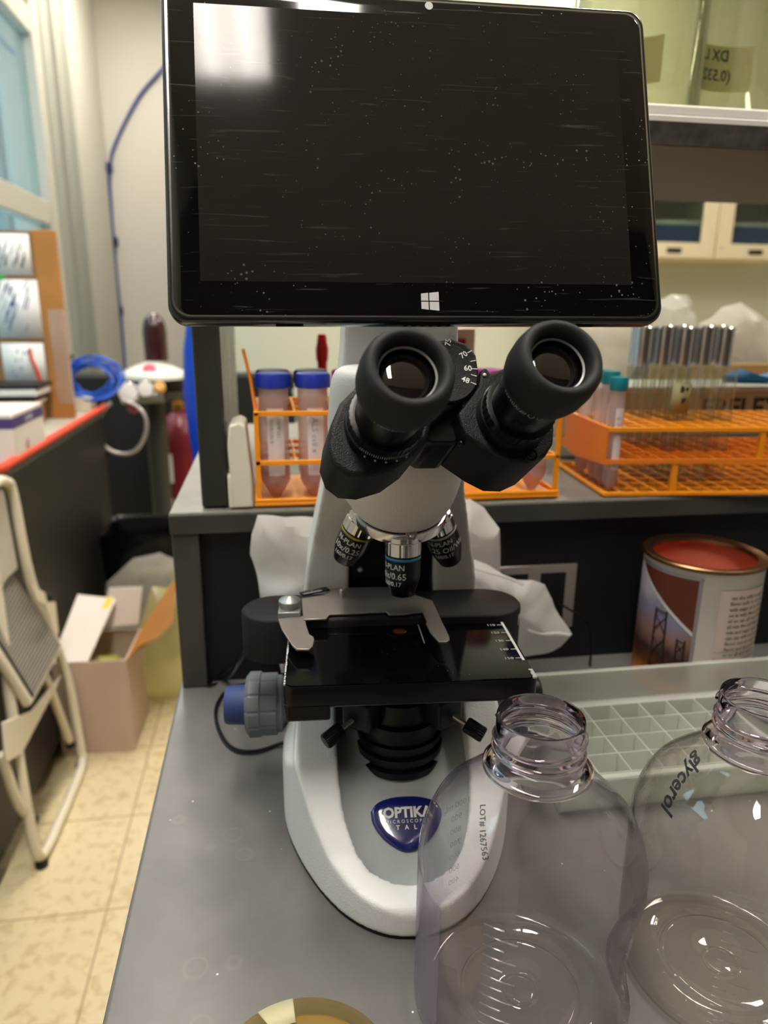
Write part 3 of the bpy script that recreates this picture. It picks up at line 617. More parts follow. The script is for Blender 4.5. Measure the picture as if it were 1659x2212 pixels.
objective(-PI/2, .0400, M['yellow'], ('N-PLAN', '10x/0.25', '160/0.17'), .1, -.40)
objective(PI/2, .0430, M['whitec'], ('N-PLAN', '100x/1.25 Oil/Water', '160/0.17'), .1, -.35)
objective(PI, .030, M['redc'], ('N-PLAN', '4x/0.10', '160/-'), .1, 0)
# --- binocular head (axis a points up and toward the viewer)
EL = math.radians(34); HY = math.radians(5)+0
ha = Vector((math.sin(HY)*math.cos(EL), -math.cos(HY)*math.cos(EL), math.sin(EL))); he1 = Vector((math.cos(HY), math.sin(HY), 0)); he2 = he1.cross(ha)*-1
if he2.z < 0: he2 = -he2
R_W2L = Matrix.Rotation(-MA, 4, 'Z')
cupL = PD(889, 790, .300); cupR = cupL+he1*.0705+Vector((0, 0, .0035))
hl = ML(cupL); hr = ML(cupR)
la, l1, l2 = (R_W2L @ ha), (R_W2L @ he1), (R_W2L @ he2)
TL = .062
rootL, rootR = hl-la*TL, hr-la*TL
planeP = cupL-ha*(TL-.001)
def on_face(x, y, back=0.):
    d = Vector(ray(x, y)); c = Vector(CAM); t_ = ((planeP-ha*back)-c).dot(ha)/d.dot(ha); return ML(c+d*t_)
def eyepiece(root, label, arc):
    b = BM(); lathe(b, [(.0195, -.002), (.0195, .006), (.0188, .0065), (.0188, .013), (.0168, .0135)], root, la, 96, ribs=lambda t, h: (.012*math.cos(60*t) if .0062 < h < .0132 else 0)); e = put('eyepiece_tube', b, M['blacks'], mic, ang=25)
    b = BM(); lathe(b, [(.0162, .010), (.0162, .024), (.0172, .026), (.0172, .040), (.0180, .041), (.0180, .046)], root, la, 72); put('eyepiece_barrel', b, M['blacks'], e, ang=25)
    b = BM(); lathe(b, [(.0180, .036), (.0200, .0390), (.0211, .044), (.0213, .052), (.0204, .0585), (.0188, .0616), (.0164, .0620), (.0146, .0604), (.0140, .0575), (.0140, .0480)], root, la, 72, cap1=False); put('eyecup', b, M['rubber'], e, ang=60)
    b = BM(); lathe(b, [(.0140, .0), (.0140, .001), (.0134, .0016), (.0127, .001)], root+la*.0535, la, 56, False, False); put('lens_ring', b, M['alu'], e)
    b = BM(); lathe(b, [(.0139, 0), (.0115, .0012), (.0090, .0021), (.0050, .0029), (.0012, .0029)], root+la*.0510, la, 48); put('eye_lens', b, M['lens'], e, ang=80)
    b = BM(); text(b, 'WF10X/20', .0036, on_cyl(root, la, .0175, arc, .0345, ref=-l2), bold=.00005)
    fn = on_cyl(root, la, .0175, arc+.62, .0345, ref=-l2)
    for cx in (0, .0046):   # spectacles symbol
        for k in range(16):
            a0, a1 = 2*PI*k/16, 2*PI*(k+1)/16
            add(b, [fn(cx+.0017*math.cos(a0), .0017*math.sin(a0)), fn(cx+.0017*math.cos(a1), .0017*math.sin(a1)), fn(cx+.0013*math.cos(a1), .0013*math.sin(a1)), fn(cx+.0013*math.cos(a0), .0013*math.sin(a0))], [(0, 1, 2, 3)])
    put('eyepiece_marking', b, M['inkg'], e)
    return e
eL = eyepiece(rootL, 'left', -.55); eR = eyepiece(rootR, 'right', -1.05)
b = BM()
fn = on_cyl(rootL, la, .0198, 0, .003, ref=-l2)
for k in range(5): q = fn(-.012+k*.0055, 0); ball(b, q, .0006, 8, 6)
for k in range(24): q0 = fn(-.016+k*.0011, .0035); q1 = fn(-.016+k*.0011+.0003, .0062); add(b, [q0, fn(-.016+k*.0011+.0003, .0035), q1, fn(-.016+k*.0011, .0062)], [(0, 1, 2, 3)])
put('dioptre_marks', b, M['inkg'], eL)
lf = [(765, 838), (735, 868), (715, 915), (708, 965), (722, 1003), (752, 1026), (795, 1030), (850, 1014), (895, 982), (925, 945), (935, 908), (965, 888), (998, 868), (1022, 838), (1036, 803), (1030, 765), (1008, 740), (975, 728), (930, 735), (850, 760), (800, 790)]
b = BM(); prism(b, [on_face(x, y) for x, y in lf], -la*.036); hL = put('left_prism_housing', b, M['blackcr'], mic, bevel=.0025, bseg=3)
rf = [(1040, 796), (1052, 792), (1060, 806), (1100, 790), (1160, 800), (1185, 850), (1198, 925), (1196, 958), (1180, 984), (1145, 1000), (1105, 998), (1060, 975), (1005, 937), (996, 915), (990, 892), (1012, 862), (1034, 832)]
b = BM(); prism(b, [on_face(x, y) for x, y in rf], -la*.045); hR = put('right_prism_housing', b, M['blackcr'], mic, bevel=.0025, bseg=3)
b = BM(); cb = [(900, 890), (1010, 870), (1020, 920), (985, 960), (930, 960), (890, 930)]; prism(b, [on_face(x, y, .012) for x, y in cb], -la*.036); put('hinge_block', b, M['blacks'], mic, bevel=.002)
# interpupillary scale disc
dc = on_face(960, 806); b = BM(); lathe(b, [(.0178, -.002), (.0178, .0012), (.0172, .0018), (.004, .0018)], dc, la, 72); dsc = put('interpupillary_disc', b, M['blackcr'], mic, ang=25)
b = BM()
for n, (px_, py_), (qx, qy), rot in (('75', (966, 744), (969, 733), 75), ('70', (999, 771), (1012, 764), 28), ('', (0, 0), (1019, 784), 10), ('60', (1008, 800), (1022, 801), -3), ('', (0, 0), (1021, 815), -18), ('48', (1003, 825), (1020, 832), -25)):
    off = la*.0021; rr_ = math.radians(rot); u1 = l1*math.cos(rr_)+l2*math.sin(rr_); u2 = la.cross(u1)
    if u2.dot(l2) < 0 and abs(rot) < 80: u2 = -u2
    q = on_face(qx, qy)+off; q = q; b_ = u1*.0016; c_ = u2*.00022; add(b, [q-b_-c_, q+b_-c_, q+b_+c_, q-b_+c_], [(0, 1, 2, 3)])
    if n: text(b, n, .0045, on_plane(on_face(px_, py_)+off, u1, u2), bold=.00006)
put('scale_numbers', b, M['ink'], dsc)
b = BM(); ball(b, on_face(1046, 811)+la*.0004, .0011, 12, 8); put('index_dot', b, M['ink'], hR)
for (sx, sy), par in (((797, 988), hL), ((1147, 983), hR)):
    q = on_face(sx, sy); b = BM(); lathe(b, [(.0042, -.001), (.0042, .0004), (.0034, .0004), (.0034, -.0006)], q, la, 28, True, True); s_ = put('screw_recess', b, M['blackm'], par)
    b = BM(); lathe(b, [(.0026, 0), (.0022, .0007), (.0006, .0009)], q+la*.0002, la, 24); put('screw_head', b, M['steel'] if False else M['blacks'], par)
# screws on the right housing underside edge
b = BM()
for sx, sy, bk in ((1002, 962, .012),): ball(b, on_face(sx-6, sy-6, bk-.004)+Vector((0, -.0005, -.0005)), .0017, 10, 6)
put('side_screw', b, M['blacks'], hR)

# --- power cable of the microscope
t = thing('power_cable', 'thin black cable looping on the bench beside the blue focus knob', 'cable', (-.03, .55, .9))
pts = [PZ(655, 1560, .96), PZ(640, 1592, .915), PZ(600, 1608, .903), PZ(555, 1622, .903), PZ(512, 1620, .903), PZ(484, 1598, .903), PZ(467, 1556, .903), PZ(470, 1520, .903), PZ(492, 1490, .903), PZ(530, 1478, .910), PZ(580, 1470, .92)]
o3 = Vector((-.03, .55, .9)); b = BM(); tube(b, [p-o3 for p in spline(pts, 8)], .0017, 8); put('cable_jacket', b, M['blacks'], t)
t = thing('signal_cable', 'thin dark lead hanging behind the left end of the stage', 'cable', (-.05, .6, .9))
o3 = Vector((-.05, .6, .9)); pts = [PY(540, 1385, .52), PY(512, 1440, .56), PZ(490, 1468, .903), PZ(455, 1480, .903), PZ(450, 1478, .903), PZ(470, 1462, .904), PY(520, 1425, .63), PY(600, 1380, .60)]
b = BM(); tube(b, [p-o3 for p in spline(pts, 8)], .0014, 8); put('cable_jacket', b, M['blacks'], t)

# ================================================================== tablet
TP = Vector((.082, .374, 1.264)); W_, H_ = .262, .178
Rt = Matrix(((1, .021, .002), (-.021, .942, .334), (.005, -.334, .942)))
tab = thing('tablet_computer', 'black tablet with a scratched dusty screen mounted above the microscope eyepieces', 'tablet', TP)
tab.matrix_world = Matrix.Translation(TP) @ Rt.to_4x4()
b = BM(); rp = rrect(-W_/2, W_/2, 0, H_, .009, 8)
def tr(sc_, y): return [Vector(((x)*(1-sc_/(W_/2)), y, H_/2+(z-H_/2)*(1-sc_/(H_/2)))) for x, z in rp]
loft(b, [tr(.0012, .0098), tr(.0002, .0085), tr(0, .007), tr(0, .0022), tr(.0004, .0008), tr(.0014, 0), tr(.0022, .0002)]); body = put('housing', b, mat('tablet_frame', '#1a1c20', .25, metal=.3, coat=.6), tab, ang=50)
b = BM(); loft(b, [tr(.0034, .0008), tr(.0034, -.0003), tr(.0042, -.0007)]); put('front_glass', b, M['bezel'], tab, ang=60)
b = BM(); loft(b, [tr(.0026, .0006), tr(.0024, -.0003), tr(.0033, -.0003), tr(.0033, .0006)], False, False); put('chrome_trim', b, M['chrome'], tab)
b = BM(); sc4 = [(-.1145, .0205), (.1135, .0205), (.1135, .166), (-.1145, .166)]; add(b, [(x, -.00085, z) for x, z in sc4], [(0, 1, 2, 3)]); prism(b, [(x, -.0005, z) for x, z in sc4], (0, -.00035, 0)); put('display', b, M['screen'], tab)
b = BM()  # four-pane logo
lx, lz, s_ = .0015, .0108, 1
for (x0, x1, t0, t1) in ((-.0044, -.0006, .9, 1), (.0000, .0050, 1.0, 1.12)):
    for sg_ in (1, -1): add(b, [(lx+x0, -.00085, lz+sg_*.0003), (lx+x1, -.00085, lz+sg_*.0003), (lx+x1, -.00085, lz+sg_*.0047*t1*.95), (lx+x0, -.00085, lz+sg_*.0047*t0*.95)], [(0, 1, 2, 3)])
put('logo', b, M['whitec'], tab)
b = BM(); lathe(b, [(.0022, 0), (.0022, .0003)], (.0085, -.0007, H_-.0058), (0, -1, 0), 24); put('camera_lens', b, M['alu'], tab)
b = BM(); box(b, -.012, .013, .0035, .0055, -.0006, .0004); cn = put('dock_connector', b, M['blackm'], tab)
b = BM()
for k in range(5): box(b, -.0098+k*.0045, -.0076+k*.0045, .0038, .0050, -.0009, -.0004)
put('dock_contact', b, M['brass'], cn)
b = BM(); box(b, -.078, -.064, .0040, .0052, -.0008, .0002); box(b, .078, .092, .0040, .0052, -.0008, .0002); put('speaker_slot', b, M['blackm'], tab)
b = BM(); box(b, -.03, .03, .0098, .03, .03, .10); put('mount_bracket', b, M['white'], tab, bevel=.003)

# ================================================================== clear bottles
def cyl_patch(b, a0, a1, z0, z1, RR, n=14):
    v = []
    for k in range(n+1):
        a = math.radians(a0+(a1-a0)*k/n); v += [(RR*math.cos(a), RR*math.sin(a), z0), (RR*math.cos(a), RR*math.sin(a), z1)]
    add(b, v, [(2*k, 2*k+2, 2*k+3, 2*k+1) for k in range(n)])
M['neckp'] = film('clear_neck', '#fdfcfe', '#a79fba', 1.8, .02, 1.57)
def smooth_profile(pts, n=6):
    P = [(r, 0, z) for r, z in pts]; return [(max(.0005, p[0]), p[2]) for p in spline(P, n)]
def bottle(name, label, loc, rz, mats, writing):
    t = thing(name, label, 'bottle', loc, rz, None)
    outer = smooth_profile([(.0575, .012), (.0582, .03), (.0585, .06), (.0585, .090), (.0575, .105), (.0512, .1215), (.0435, .1305), (.035, .1382), (.0292, .1440), (.0262, .148)], 5)
    bot = smooth_profile([(.0008, .006), (.008, .0055), (.0095, .004), (.012, .0052), (.030, .0062), (.034, .003), (.043, .0012), (.051, .0012), (.0555, .005), (.0575, .012)], 4)
    def dent(p):
        for a0, zc in ((-.55, .052),):
            a = math.atan2(p.y, p.x); da = (a-a0+PI) % (2*PI)-PI; q = ((da+(p.z-zc)*6)/.40)**2+((p.z-zc)/.036)**2
            if q < 1:
                r = math.hypot(p.x, p.y)
                if r > .04: k = 1-.26*(1-q)**.7; p.x *= k; p.y *= k
        return p
    b = BM(); rings = lathe(b, bot+outer[1:], seg=96, cap0=True, cap1=False)
    for v in b.verts: dent(v.co)
    put('body', b, mats[0], t, ang=180)
    b = BM(); inner = [(r-.0012, z) for r, z in outer]; lathe(b, inner, seg=96, cap0=False, cap1=False)
    for v in b.verts: dent(v.co)
    put('inner_wall', b, M['bottlein'], t, ang=180)
    # neck with flange, thread and open rim
    R = .0222
    neck = [(.0262, .1480), (.0275, .1492), (.0275, .1506), (.0262, .1516), (.0222, .1522), (.0220, .158), (.0234, .1590), (.0236, .1600), (.0232, .1612), (.0221, .1618), (.0221, .1640), (.0230, .1648), (.0230, .1660), (.0221, .1668), (.0218, .1770), (.0214, .1780), (.0204, .1780), (.0200, .1770), (.0201, .1660), (.0208, .1650), (.0201, .1640), (.0201, .1615), (.0212, .1600), (.0200, .1585), (.0202, .150), (.0245, .1468), (.0262, .1480)]
    b = BM(); lathe(b, neck, seg=96, cap0=False, cap1=False); bmesh.ops.remove_doubles(b, verts=b.verts, dist=1e-6); put('neck', b, M['neckglass'], t, ang=60)
    b = BM(); pts = [((.0226)*math.cos(a), (.0226)*math.sin(a), .1625+.0065*a/(2*PI)*1.0) for a in [2*PI*1.4*k/80 for k in range(81)]]; tube(b, pts, .0009, 6); put('thread', b, M['neckglass'], t)
    if name == 'media_bottle':
        b = BM(); cyl_patch(b, 150, 204, .006, .092, .0590, 20); put('frosted_panel', b, M['bottlef'], t)
    # moulded graduations
    b = BM()
    for a0 in (PI+.85-rz*0, ):
        for k in range(16):
            z = .014+k*.0058; l = .010 if k % 2 else .016
            pts = [Vector((.0583*math.cos(a0+u), .0583*math.sin(a0+u), z)) for u in [i*l/.0585/6 for i in range(7)]]; tube(b, pts, .00035, 5)
    put('graduations', b, mats[1], t)
    b = BM()
    for k, s in enumerate(('1000 mL', '900', '800', '700', '600', '500', '400', '300', '200')):
        fn = on_cyl((0, 0, 0), (0, 0, 1), .0586, 0, .088-k*.0092, ref=(math.cos(PI/2+.45), math.sin(PI/2+.45), 0)); text(b, s, .0058, fn)
    put('moulded_numbers', b, mats[1], t)
    if writing:
        b = BM(); writing(b); put('lot_code' if name == 'media_bottle' else 'handwriting', b, M['inkd'], t)
    return t
M['emb'] = film('embossed', '#e8e8ea', '#b8b4bc', 3.0, .08, 1.6, haze=.12, hazec='#ffffff')
def shoulder(a0, u, s):
    """u runs along the shoulder downwards from the neck, s sideways"""
    prof = [(.0290, .1462), (.036, .1407), (.046, .1308), (.0535, .1188), (.0578, .1045), (.0590, .090)]
    L = [0]
    for i in range(1, len(prof)): L.append(L[-1]+math.dist(prof[i], prof[i-1]))
    u = max(0, min(L[-1]-1e-5, u)); i = max(k for k in range(len(L)-1) if L[k] <= u); f = (u-L[i])/(L[i+1]-L[i]); r = prof[i][0]*(1-f)+prof[i+1][0]*f+.0003; z = prof[i][1]*(1-f)+prof[i+1][1]*f+.0003
    a = a0+s/r; return Vector((r*math.cos(a), r*math.sin(a), z))
def wr1(b): text(b, 'LOT# 1267563', .0042, lambda u, v: shoulder(-2.72, .008+u*.78-v*.62, v*.78+u*.62), align='LEFT', bold=.00005)
def wr2(b): text(b, 'glycerol', .0118, lambda u, v: shoulder(PI-.05, .002+u*.90-v*.25, v+u*.25), align='LEFT', shear=.4, bold=.0003)
B1 = PZ(1121, 2150, .9); B2 = B1+Vector((.1225, .000, 0))
bottle('media_bottle', 'clear open plastic bottle with printed lot code, in front of the microscope base', (B1.x, B1.y, .9), 0, [M['bottle'], M['emb']], wr1)
bottle('glycerol_bottle', 'clear open bottle marked glycerol by hand, rightmost on the bench', (B2.x, B2.y, .9), .9, [M['bottle2'], M['emb']], None)
bpy.data.objects['glycerol_bottle'].rotation_euler = (0, 0, 0)
b = BM(); wr2(b); put('handwriting', b, M['inkd'], bpy.data.objects['glycerol_bottle'])
# petri dish
pc = Vector((.004, .250, .9)); t = thing('petri_dish', 'round petri dish of pale brown agar at the front edge of the bench', 'dish', pc)
b = BM(); lathe(b, [(.0435, .0005), (.0440, .0008), (.0440, .0150), (.0434, .0150), (.0434, .0020), (.002, .0018)], seg=96, cap0=True, cap1=True); put('base', b, M['glass'], t, ang=40)
b = BM(); lathe(b, [(.0430, .0022), (.0430, .0090), (.0425, .0085), (.01, .0084)], seg=80); put('agar_layer', b, M['agar'], t, ang=40)
b = BM(); lathe(b, [(.0462, .004), (.0462, .0165), (.0455, .0172), (.003, .0172)], seg=96, cap0=False); put('lid', b, film('petri_lid', '#f3e8c8', '#c2a05a', 1.2, .03, 1.55, haze=.08, hazec='#d8c48a'), t, ang=40)
b = BM(); pts = [(.0457*math.cos(a), .0457*math.sin(a)) for a in [PI*.52+k*.02 for k in range(22)]]
add(b, [(x, y, .0174) for x, y in pts]+[(x*.62, y*.62+.004, .0174) for x, y in pts], [(i, i+1, i+23, i+22) for i in range(21)]); put('lid_sticker', b, mat('pale_sticker', '#b5ad8a', .5), t, solid=.0002)
# ================================================================== on the bench behind the microscope
def sub(pts, o): return [Vector(p)-Vector(o) for p in pts]
# translucent plastic dust cover crumpled behind the stand
o = Vector((.10, .60, .9)); t = thing('dust_cover', 'crumpled white plastic dust cover bunched up behind the microscope', 'cover', o)
def outl(l, yy): return [PY(x, y, yy)-o for x, y in l]
b = BM(); pillow(b, outl([(560, 1116), (620, 1122), (690, 1118), (800, 1120), (800, 1330), (700, 1450), (600, 1460), (585, 1330), (556, 1290), (538, 1200), (545, 1150)], .636), (0, .014, 0), amp=.010, seed=1, fr=24); put('left_fold', b, M['bag'], t, ang=30)
b = BM(); pillow(b, outl([(880, 1110), (965, 1068), (1010, 1066), (1045, 1090), (1078, 1142), (1080, 1235), (1060, 1300), (960, 1330), (880, 1300)], .634), (0, .015, 0), amp=.010, seed=2, fr=22); put('upper_fold', b, M['bag'], t, ang=30)
b = BM(); pillow(b, outl([(900, 1190), (965, 1196), (1050, 1222), (1110, 1255), (1150, 1248), (1178, 1258), (1200, 1290), (1222, 1345), (1233, 1373), (1205, 1392), (1150, 1412), (1060, 1440), (930, 1400)], .615), (0, .018, 0), amp=.009, seed=3, fr=22); put('lower_fold', b, M['bag'], t, ang=30)
b = BM(); tube(b, spline([PY(x, y, .595)-o for x, y in ((948, 1192), (990, 1214), (1040, 1232), (1090, 1246), (1130, 1262))], 5), .0016, 6); tube(b, spline([PY(x, y, .595)-o for x, y in ((1140, 1362), (1170, 1370), (1205, 1368), (1230, 1372))], 5), .0014, 6); put('crease', b, M['bag'], t)
# big tin can
cc = PY(1522, 1190, .606); cz = cc.z-.9; R = .0555
t = thing('metal_can', 'large open metal can with bridge picture label and copper coloured inside', 'can', (cc.x, .606, .9), math.radians(-13))
b = BM(); lathe(b, [(R-.002, .001), (R, .003), (R, cz-.004), (R+.0008, cz-.003)], seg=72, cap1=False); put('can_body', b, mat('can_label_white', '#e2dad6', .4, bump=.3, bump_s=60), t, ang=40)
b = BM(); lathe(b, [(R-.0012, .003), (R-.0012, cz-.003)], seg=64, cap0=False, cap1=False); lathe(b, [(R-.002, .0035), (.0005, .0035)], seg=64, cap0=False, cap1=False); put('can_inside', b, M['copper'], t)
b = BM(); lathe(b, [(R+.0004, cz-.005), (R+.0022, cz-.004), (R+.0024, cz-.001), (R+.0012, cz), (R-.0015, cz-.0005), (R-.006, cz-.0022), (R-.0078, cz-.0018), (R-.0085, cz-.005), (R-.0078, cz-.006), (R-.001, cz-.006)], seg=72, cap0=False, cap1=False); put('can_rim', b, M['bronze'], t)
def can_photo():
    m = mat('can_picture', '#8c86a0', .4); nt = m.node_tree; bb = nt.nodes['Principled BSDF']; L = nt.links.new
    tc = nt.nodes.new('ShaderNodeTexCoord'); s = nt.nodes.new('ShaderNodeSeparateXYZ'); L(tc.outputs['Object'], s.inputs[0])
    n = nt.nodes.new('ShaderNodeTexNoise'); n.inputs['Scale'].default_value = 45; L(tc.outputs['Object'], n.inputs['Vector'])
    a = nt.nodes.new('ShaderNodeMath'); a.operation = 'MULTIPLY_ADD'; a.inputs[1].default_value = .03; L(n.outputs['Fac'], a.inputs[0]); L(s.outputs['Z'], a.inputs[2])
    mr = nt.nodes.new('ShaderNodeMapRange'); mr.inputs[1].default_value = .01; mr.inputs[2].default_value = .16; L(a.outputs[0], mr.inputs[0])
    r = nt.nodes.new('ShaderNodeValToRGB'); el = r.color_ramp.elements; el[0].color = lin('#2a1408'); el[0].position = 0; el[1].color = lin('#cfcbd0'); el[1].position = 1
    for p, c in ((.16, '#d9861c'), (.26, '#5a2a12'), (.36, '#3a2420'), (.48, '#8d6a62'), (.62, '#85809c'), (.78, '#bcbac6')): e = el.new(p); e.color = lin(c)
    L(mr.outputs[0], r.inputs[0]); L(r.outputs[0], bb.inputs['Base Color']); return m
b = BM(); cyl_patch(b, -190, -112, .006, cz-.012, R+.0004, 24); pic = put('picture_panel', b, can_photo(), t)
b = BM(); cyl_patch(b, -190, -108, cz-.0125, cz-.0095, R+.0006, 24); cyl_patch(b, -112, -108.6, .006, cz-.0125, R+.0006, 2); put('panel_border', b, mat('silver_print', '#9a9a9e', .35, metal=.5), t)
def cy(a, z, d=.0009): a = math.radians(a); return Vector(((R+d)*math.cos(a), (R+d)*math.sin(a), z))
b = BM()   # brown corner triangle
T0 = [(-180+i*6.8, cz-.0128) for i in range(11)]; lo = [(-180+i*6.8, cz-.0128-.052*i/10) for i in range(11)]
add(b, [cy(*p, .0007) for p in T0]+[cy(*p, .0007) for p in lo], [(i, i+1, i+12, i+11) for i in range(10)]); put('brown_corner', b, mat('brown_print', '#5c2c1c', .4), t)
b = BM(); add(b, [cy(a, z, .001) for a, z in T0 and lo]+[cy(a, z-.004, .001) for a, z in lo], [(i, i+1, i+12, i+11) for i in range(10)]); put('pale_stripe', b, M['whitec'], t)
b = BM()   # bridge tower
def bar_(a0, z0, a1, z1, w=.0009):
    P = [cy(a0+(a1-a0)*k/4, z0+(z1-z0)*k/4, .001) for k in range(5)]; tube(b, P, w, 4)
for a0, h0, s in ((-145, .094, 1), (-122, .070, .6)):
    bar_(a0-6*s, .02, a0-5*s, h0); bar_(a0+8*s, .02, a0+7*s, h0); bar_(a0-6*s, h0, a0+8*s, h0-.002)
    for k in range(3): z = h0-.004-k*.024*s; bar_(a0-6*s, z, a0+8*s, z-.02*s, .0005); bar_(a0+8*s, z, a0-6*s, z-.02*s, .0005)
put('bridge_print', b, mat('dark_brown_print', '#33211f', .5), t)
b = BM(); cyl_patch(b, -92, -38, .062, cz-.020, R+.0005); cyl_patch(b, -92, -38, .004, .056, R+.0005); put('text_panel', b, mat('pinkish_print', '#cbb8b2', .5), t)
b = BM(); random.seed(5)
for k in range(13):
    z = cz-.027-k*.0058; fn = on_cyl((0, 0, z), (0, 0, 1), R+.0009, math.radians(-82), 0, ref=(1, 0, 0))
    s_ = ' '.join(random.choice(['rest', 'on', 'and', 'all', 'the', 'in', 'mix', 'with', 'of', 'can', 'to', 'milk', 'sugar', 'flavor']) for _ in range(6)); text(b, s_, .0050, fn, align='LEFT', bold=.00012, res=1)
for k in range(3):
    fn = on_cyl((0, 0, .045-k*.0062), (0, 0, 1), R+.0009, math.radians(-70), 0, ref=(1, 0, 0)); text(b, ['Storage: keep dry', 'in a cool place', 'after use'][k], .0055, fn, align='LEFT', bold=.00012, res=1)
put('small_print', b, mat('grey_brown_print', '#6d625e', .5), t)
b = BM(); q = cy(-80, .038, 0); lathe(b, [(.0055, 0), (.0055, .0012), (.004, .0016)], q, q-Vector((0, 0, .038)), 24); put('purple_seal', b, mat('purple_seal', '#5c1848', .3, coat=1), t)
# milky storage tray with grid
x0, x1, y0, y1 = .208, .62, .432, .540; t = thing('storage_tray', 'milky plastic storage tray with divided cells behind the clear bottles', 'tray', (x0, y0, .9))
w_, d_ = x1-x0, y1-y0; b = BM()
box(b, 0, w_, 0, d_, 0, .002); box(b, 0, w_, d_-.002, d_, .002, .058); box(b, 0, w_, 0, .002, .002, .030); box(b, 0, .002, .002, d_-.002, .002, .034); box(b, w_-.002, w_, .002, d_-.002, .002, .034)
box(b, -.002, w_+.002, d_-.002, d_+.003, .0565, .0585); box(b, -.002, w_+.002, -.003, .002, .0285, .0305); put('tray_body', b, M['tray'], t)
b = BM(); nx, ny = 15, 4
for i in range(nx+1): xx = .004+(w_-.008)*i/nx; box(b, xx-.0005, xx+.0005, .004, d_-.012, .003, .030)
for j in range(ny+1): yy = .004+(d_-.016)*j/ny; box(b, .004, w_-.004, yy-.0005, yy+.0005, .003, .0301)
put('divider_grid', b, M['tray'], t)
b = BM(); box(b, .003, w_-.003, d_-.012, d_-.002, .0285, .030); put('inner_rim', b, M['tray'], t)

# ================================================================== on the ledge: racks and tubes
t = thing('tube_rack', 'orange plastic tube rack holding large blue capped tubes, left behind the microscope', 'rack', (-.016, .672, LZ))
b = BM()
def plate_holes(b, w, d, nx, ny, z0, z1, bar=.0025, rim=.004):
    box(b, 0, w, 0, rim, z0, z1); box(b, 0, w, d-rim, d, z0, z1); box(b, 0, rim, rim, d-rim, z0, z1); box(b, w-rim, w, rim, d-rim, z0, z1)
    for i in range(1, nx): xx = w*i/nx; box(b, xx-bar/2, xx+bar/2, rim, d-rim, z0, z1)
    for j in range(1, ny): yy = d*j/ny; box(b, rim, w-rim, yy-bar/2, yy+bar/2, z0+.0002, z1-.0002)
WR, DR, NX = .304, .116, 8
box(b, -.002, WR+.002, -.002, DR+.002, 0, .0035); box(b, -.002, WR+.002, -.002, .0015, .0035, .0075); box(b, -.002, .0015, .0015, DR, .0035, .0075); box(b, WR-.0015, WR+.002, .0015, DR, .0035, .0075); put('base_plate', b, M['orange'], t, bevel=.001)
b = BM(); plate_holes(b, WR, DR, NX, 3, .040, .0445); put('middle_frame', b, M['orange'], t, bevel=.0005)
b = BM(); plate_holes(b, WR, DR, NX, 3, .087, .0915); put('top_frame', b, M['orange'], t, bevel=.0005)
for xx in (0, WR-.004):
    for yy in (0, DR-.004): b = BM(); box(b, xx, xx+.0045, yy, yy+.004, .003, .09); put('corner_post', b, M['orange'], t)
for xx, s in ((0, -1), (WR, 1)): b = BM(); prism(b, [(xx, .02, .088), (xx, .05, .088), (xx+s*.004, .055, .118), (xx+s*.010, .055, .146), (xx+s*.010, .040, .146), (xx+s*.004, .034, .118)], (-s*.003, 0, 0)); put('end_handle', b, M['oranged'], t, bevel=.0008)
def falcon(loc, label, cap, R=.0140, H=.112, group=None, lab=None, capH=.0125, liquid=.03, name='centrifuge_tube'):
    t = thing(name, label, 'tube', loc, 0, group)
    b = BM(); lathe(b, [(R*.12, 0), (R*.3, .001), (R*.93, R*1.15), (R, R*1.3), (R, H)], seg=40, cap1=False); put('tube_body', b, M['pp'], t, ang=50)
    if liquid: b = BM(); lathe(b, [(R*.1, .001), (R*.28, .002), (R*.90, R*1.2), (R*.93, R*1.35), (R*.93, liquid)], seg=32); put('liquid', b, film('liquid_pink', '#e8cfd0', '#b89a9c', .6, .05, 1.33, haze=.25, hazec='#e6cfd0') if 'liquid_pink' not in bpy.data.materials else bpy.data.materials['liquid_pink'], t)
    b = BM(); lathe(b, [(R*1.13, H-.004), (R*1.20, H-.003), (R*1.20, H+capH-.005), (R*1.12, H+capH-.003), (R*1.02, H+capH-.0025), (.001, H+capH-.0028)], seg=72, ribs=lambda tt, h: .01*math.cos(36*tt) if h < H+capH-.004 else 0); put('cap', b, cap, t, ang=30)
    if lab:
        b = BM(); cyl_patch(b, -118, -52, H*.22, H*.80, R+.0003); lo_ = put('written_label', b, M['label'], t)
        b = BM()
        for k, (s, off) in enumerate(lab):
            fn = on_cyl((0, 0, 0), (0, 0, 1), R+.0006, 0, 0, ref=(0, -1, 0)); text(b, s, .0085 if k == 0 and len(lab) == 1 else .0050, lambda u, v, f=fn, o_=off: f(v+o_, H*.72-u), align='LEFT', res=1)
        put('handwriting', b, M['inkg'], lo_)
        b = BM()
        for k in range(9): z = H*.2+k*H*.075; cyl_patch(b, -140, -126, z, z+.0006, R+.0004, 3)
        put('graduations', b, M['inkg'], t)
    return t
g = 'tubes in the left orange rack'
falcon((.003, .6925, LZ+.0036), 'large blue capped tube lettered in two rows, front left in the orange rack', M['capblue'], lab=[('SHARON K', -.003), ('SAMPLES', .004)], group=g)
falcon((.041, .6925, LZ+.0036), 'large blue capped tube with label reading ALS, second in the front row', M['capblue'], lab=[('ALS cell x', 0)], group=g)
falcon((.003, .731, LZ+.0036), 'dark blue capped tube in the rack behind the front left one', M['capdark'], group=g)
falcon((.041, .731, LZ+.0036), 'dark blue capped tube in the rack behind the one labelled ALS', M['capdark'], group=g)
falcon((.079, .731, LZ+.0036), 'magenta capped tube in the rack just left of the white microscope column', M['capviolet'], group=g)
falcon((.2275, .731, LZ+.0036), 'magenta capped tube seen between the two microscope eyepieces', M['capviolet'], group=g, R=.0145)
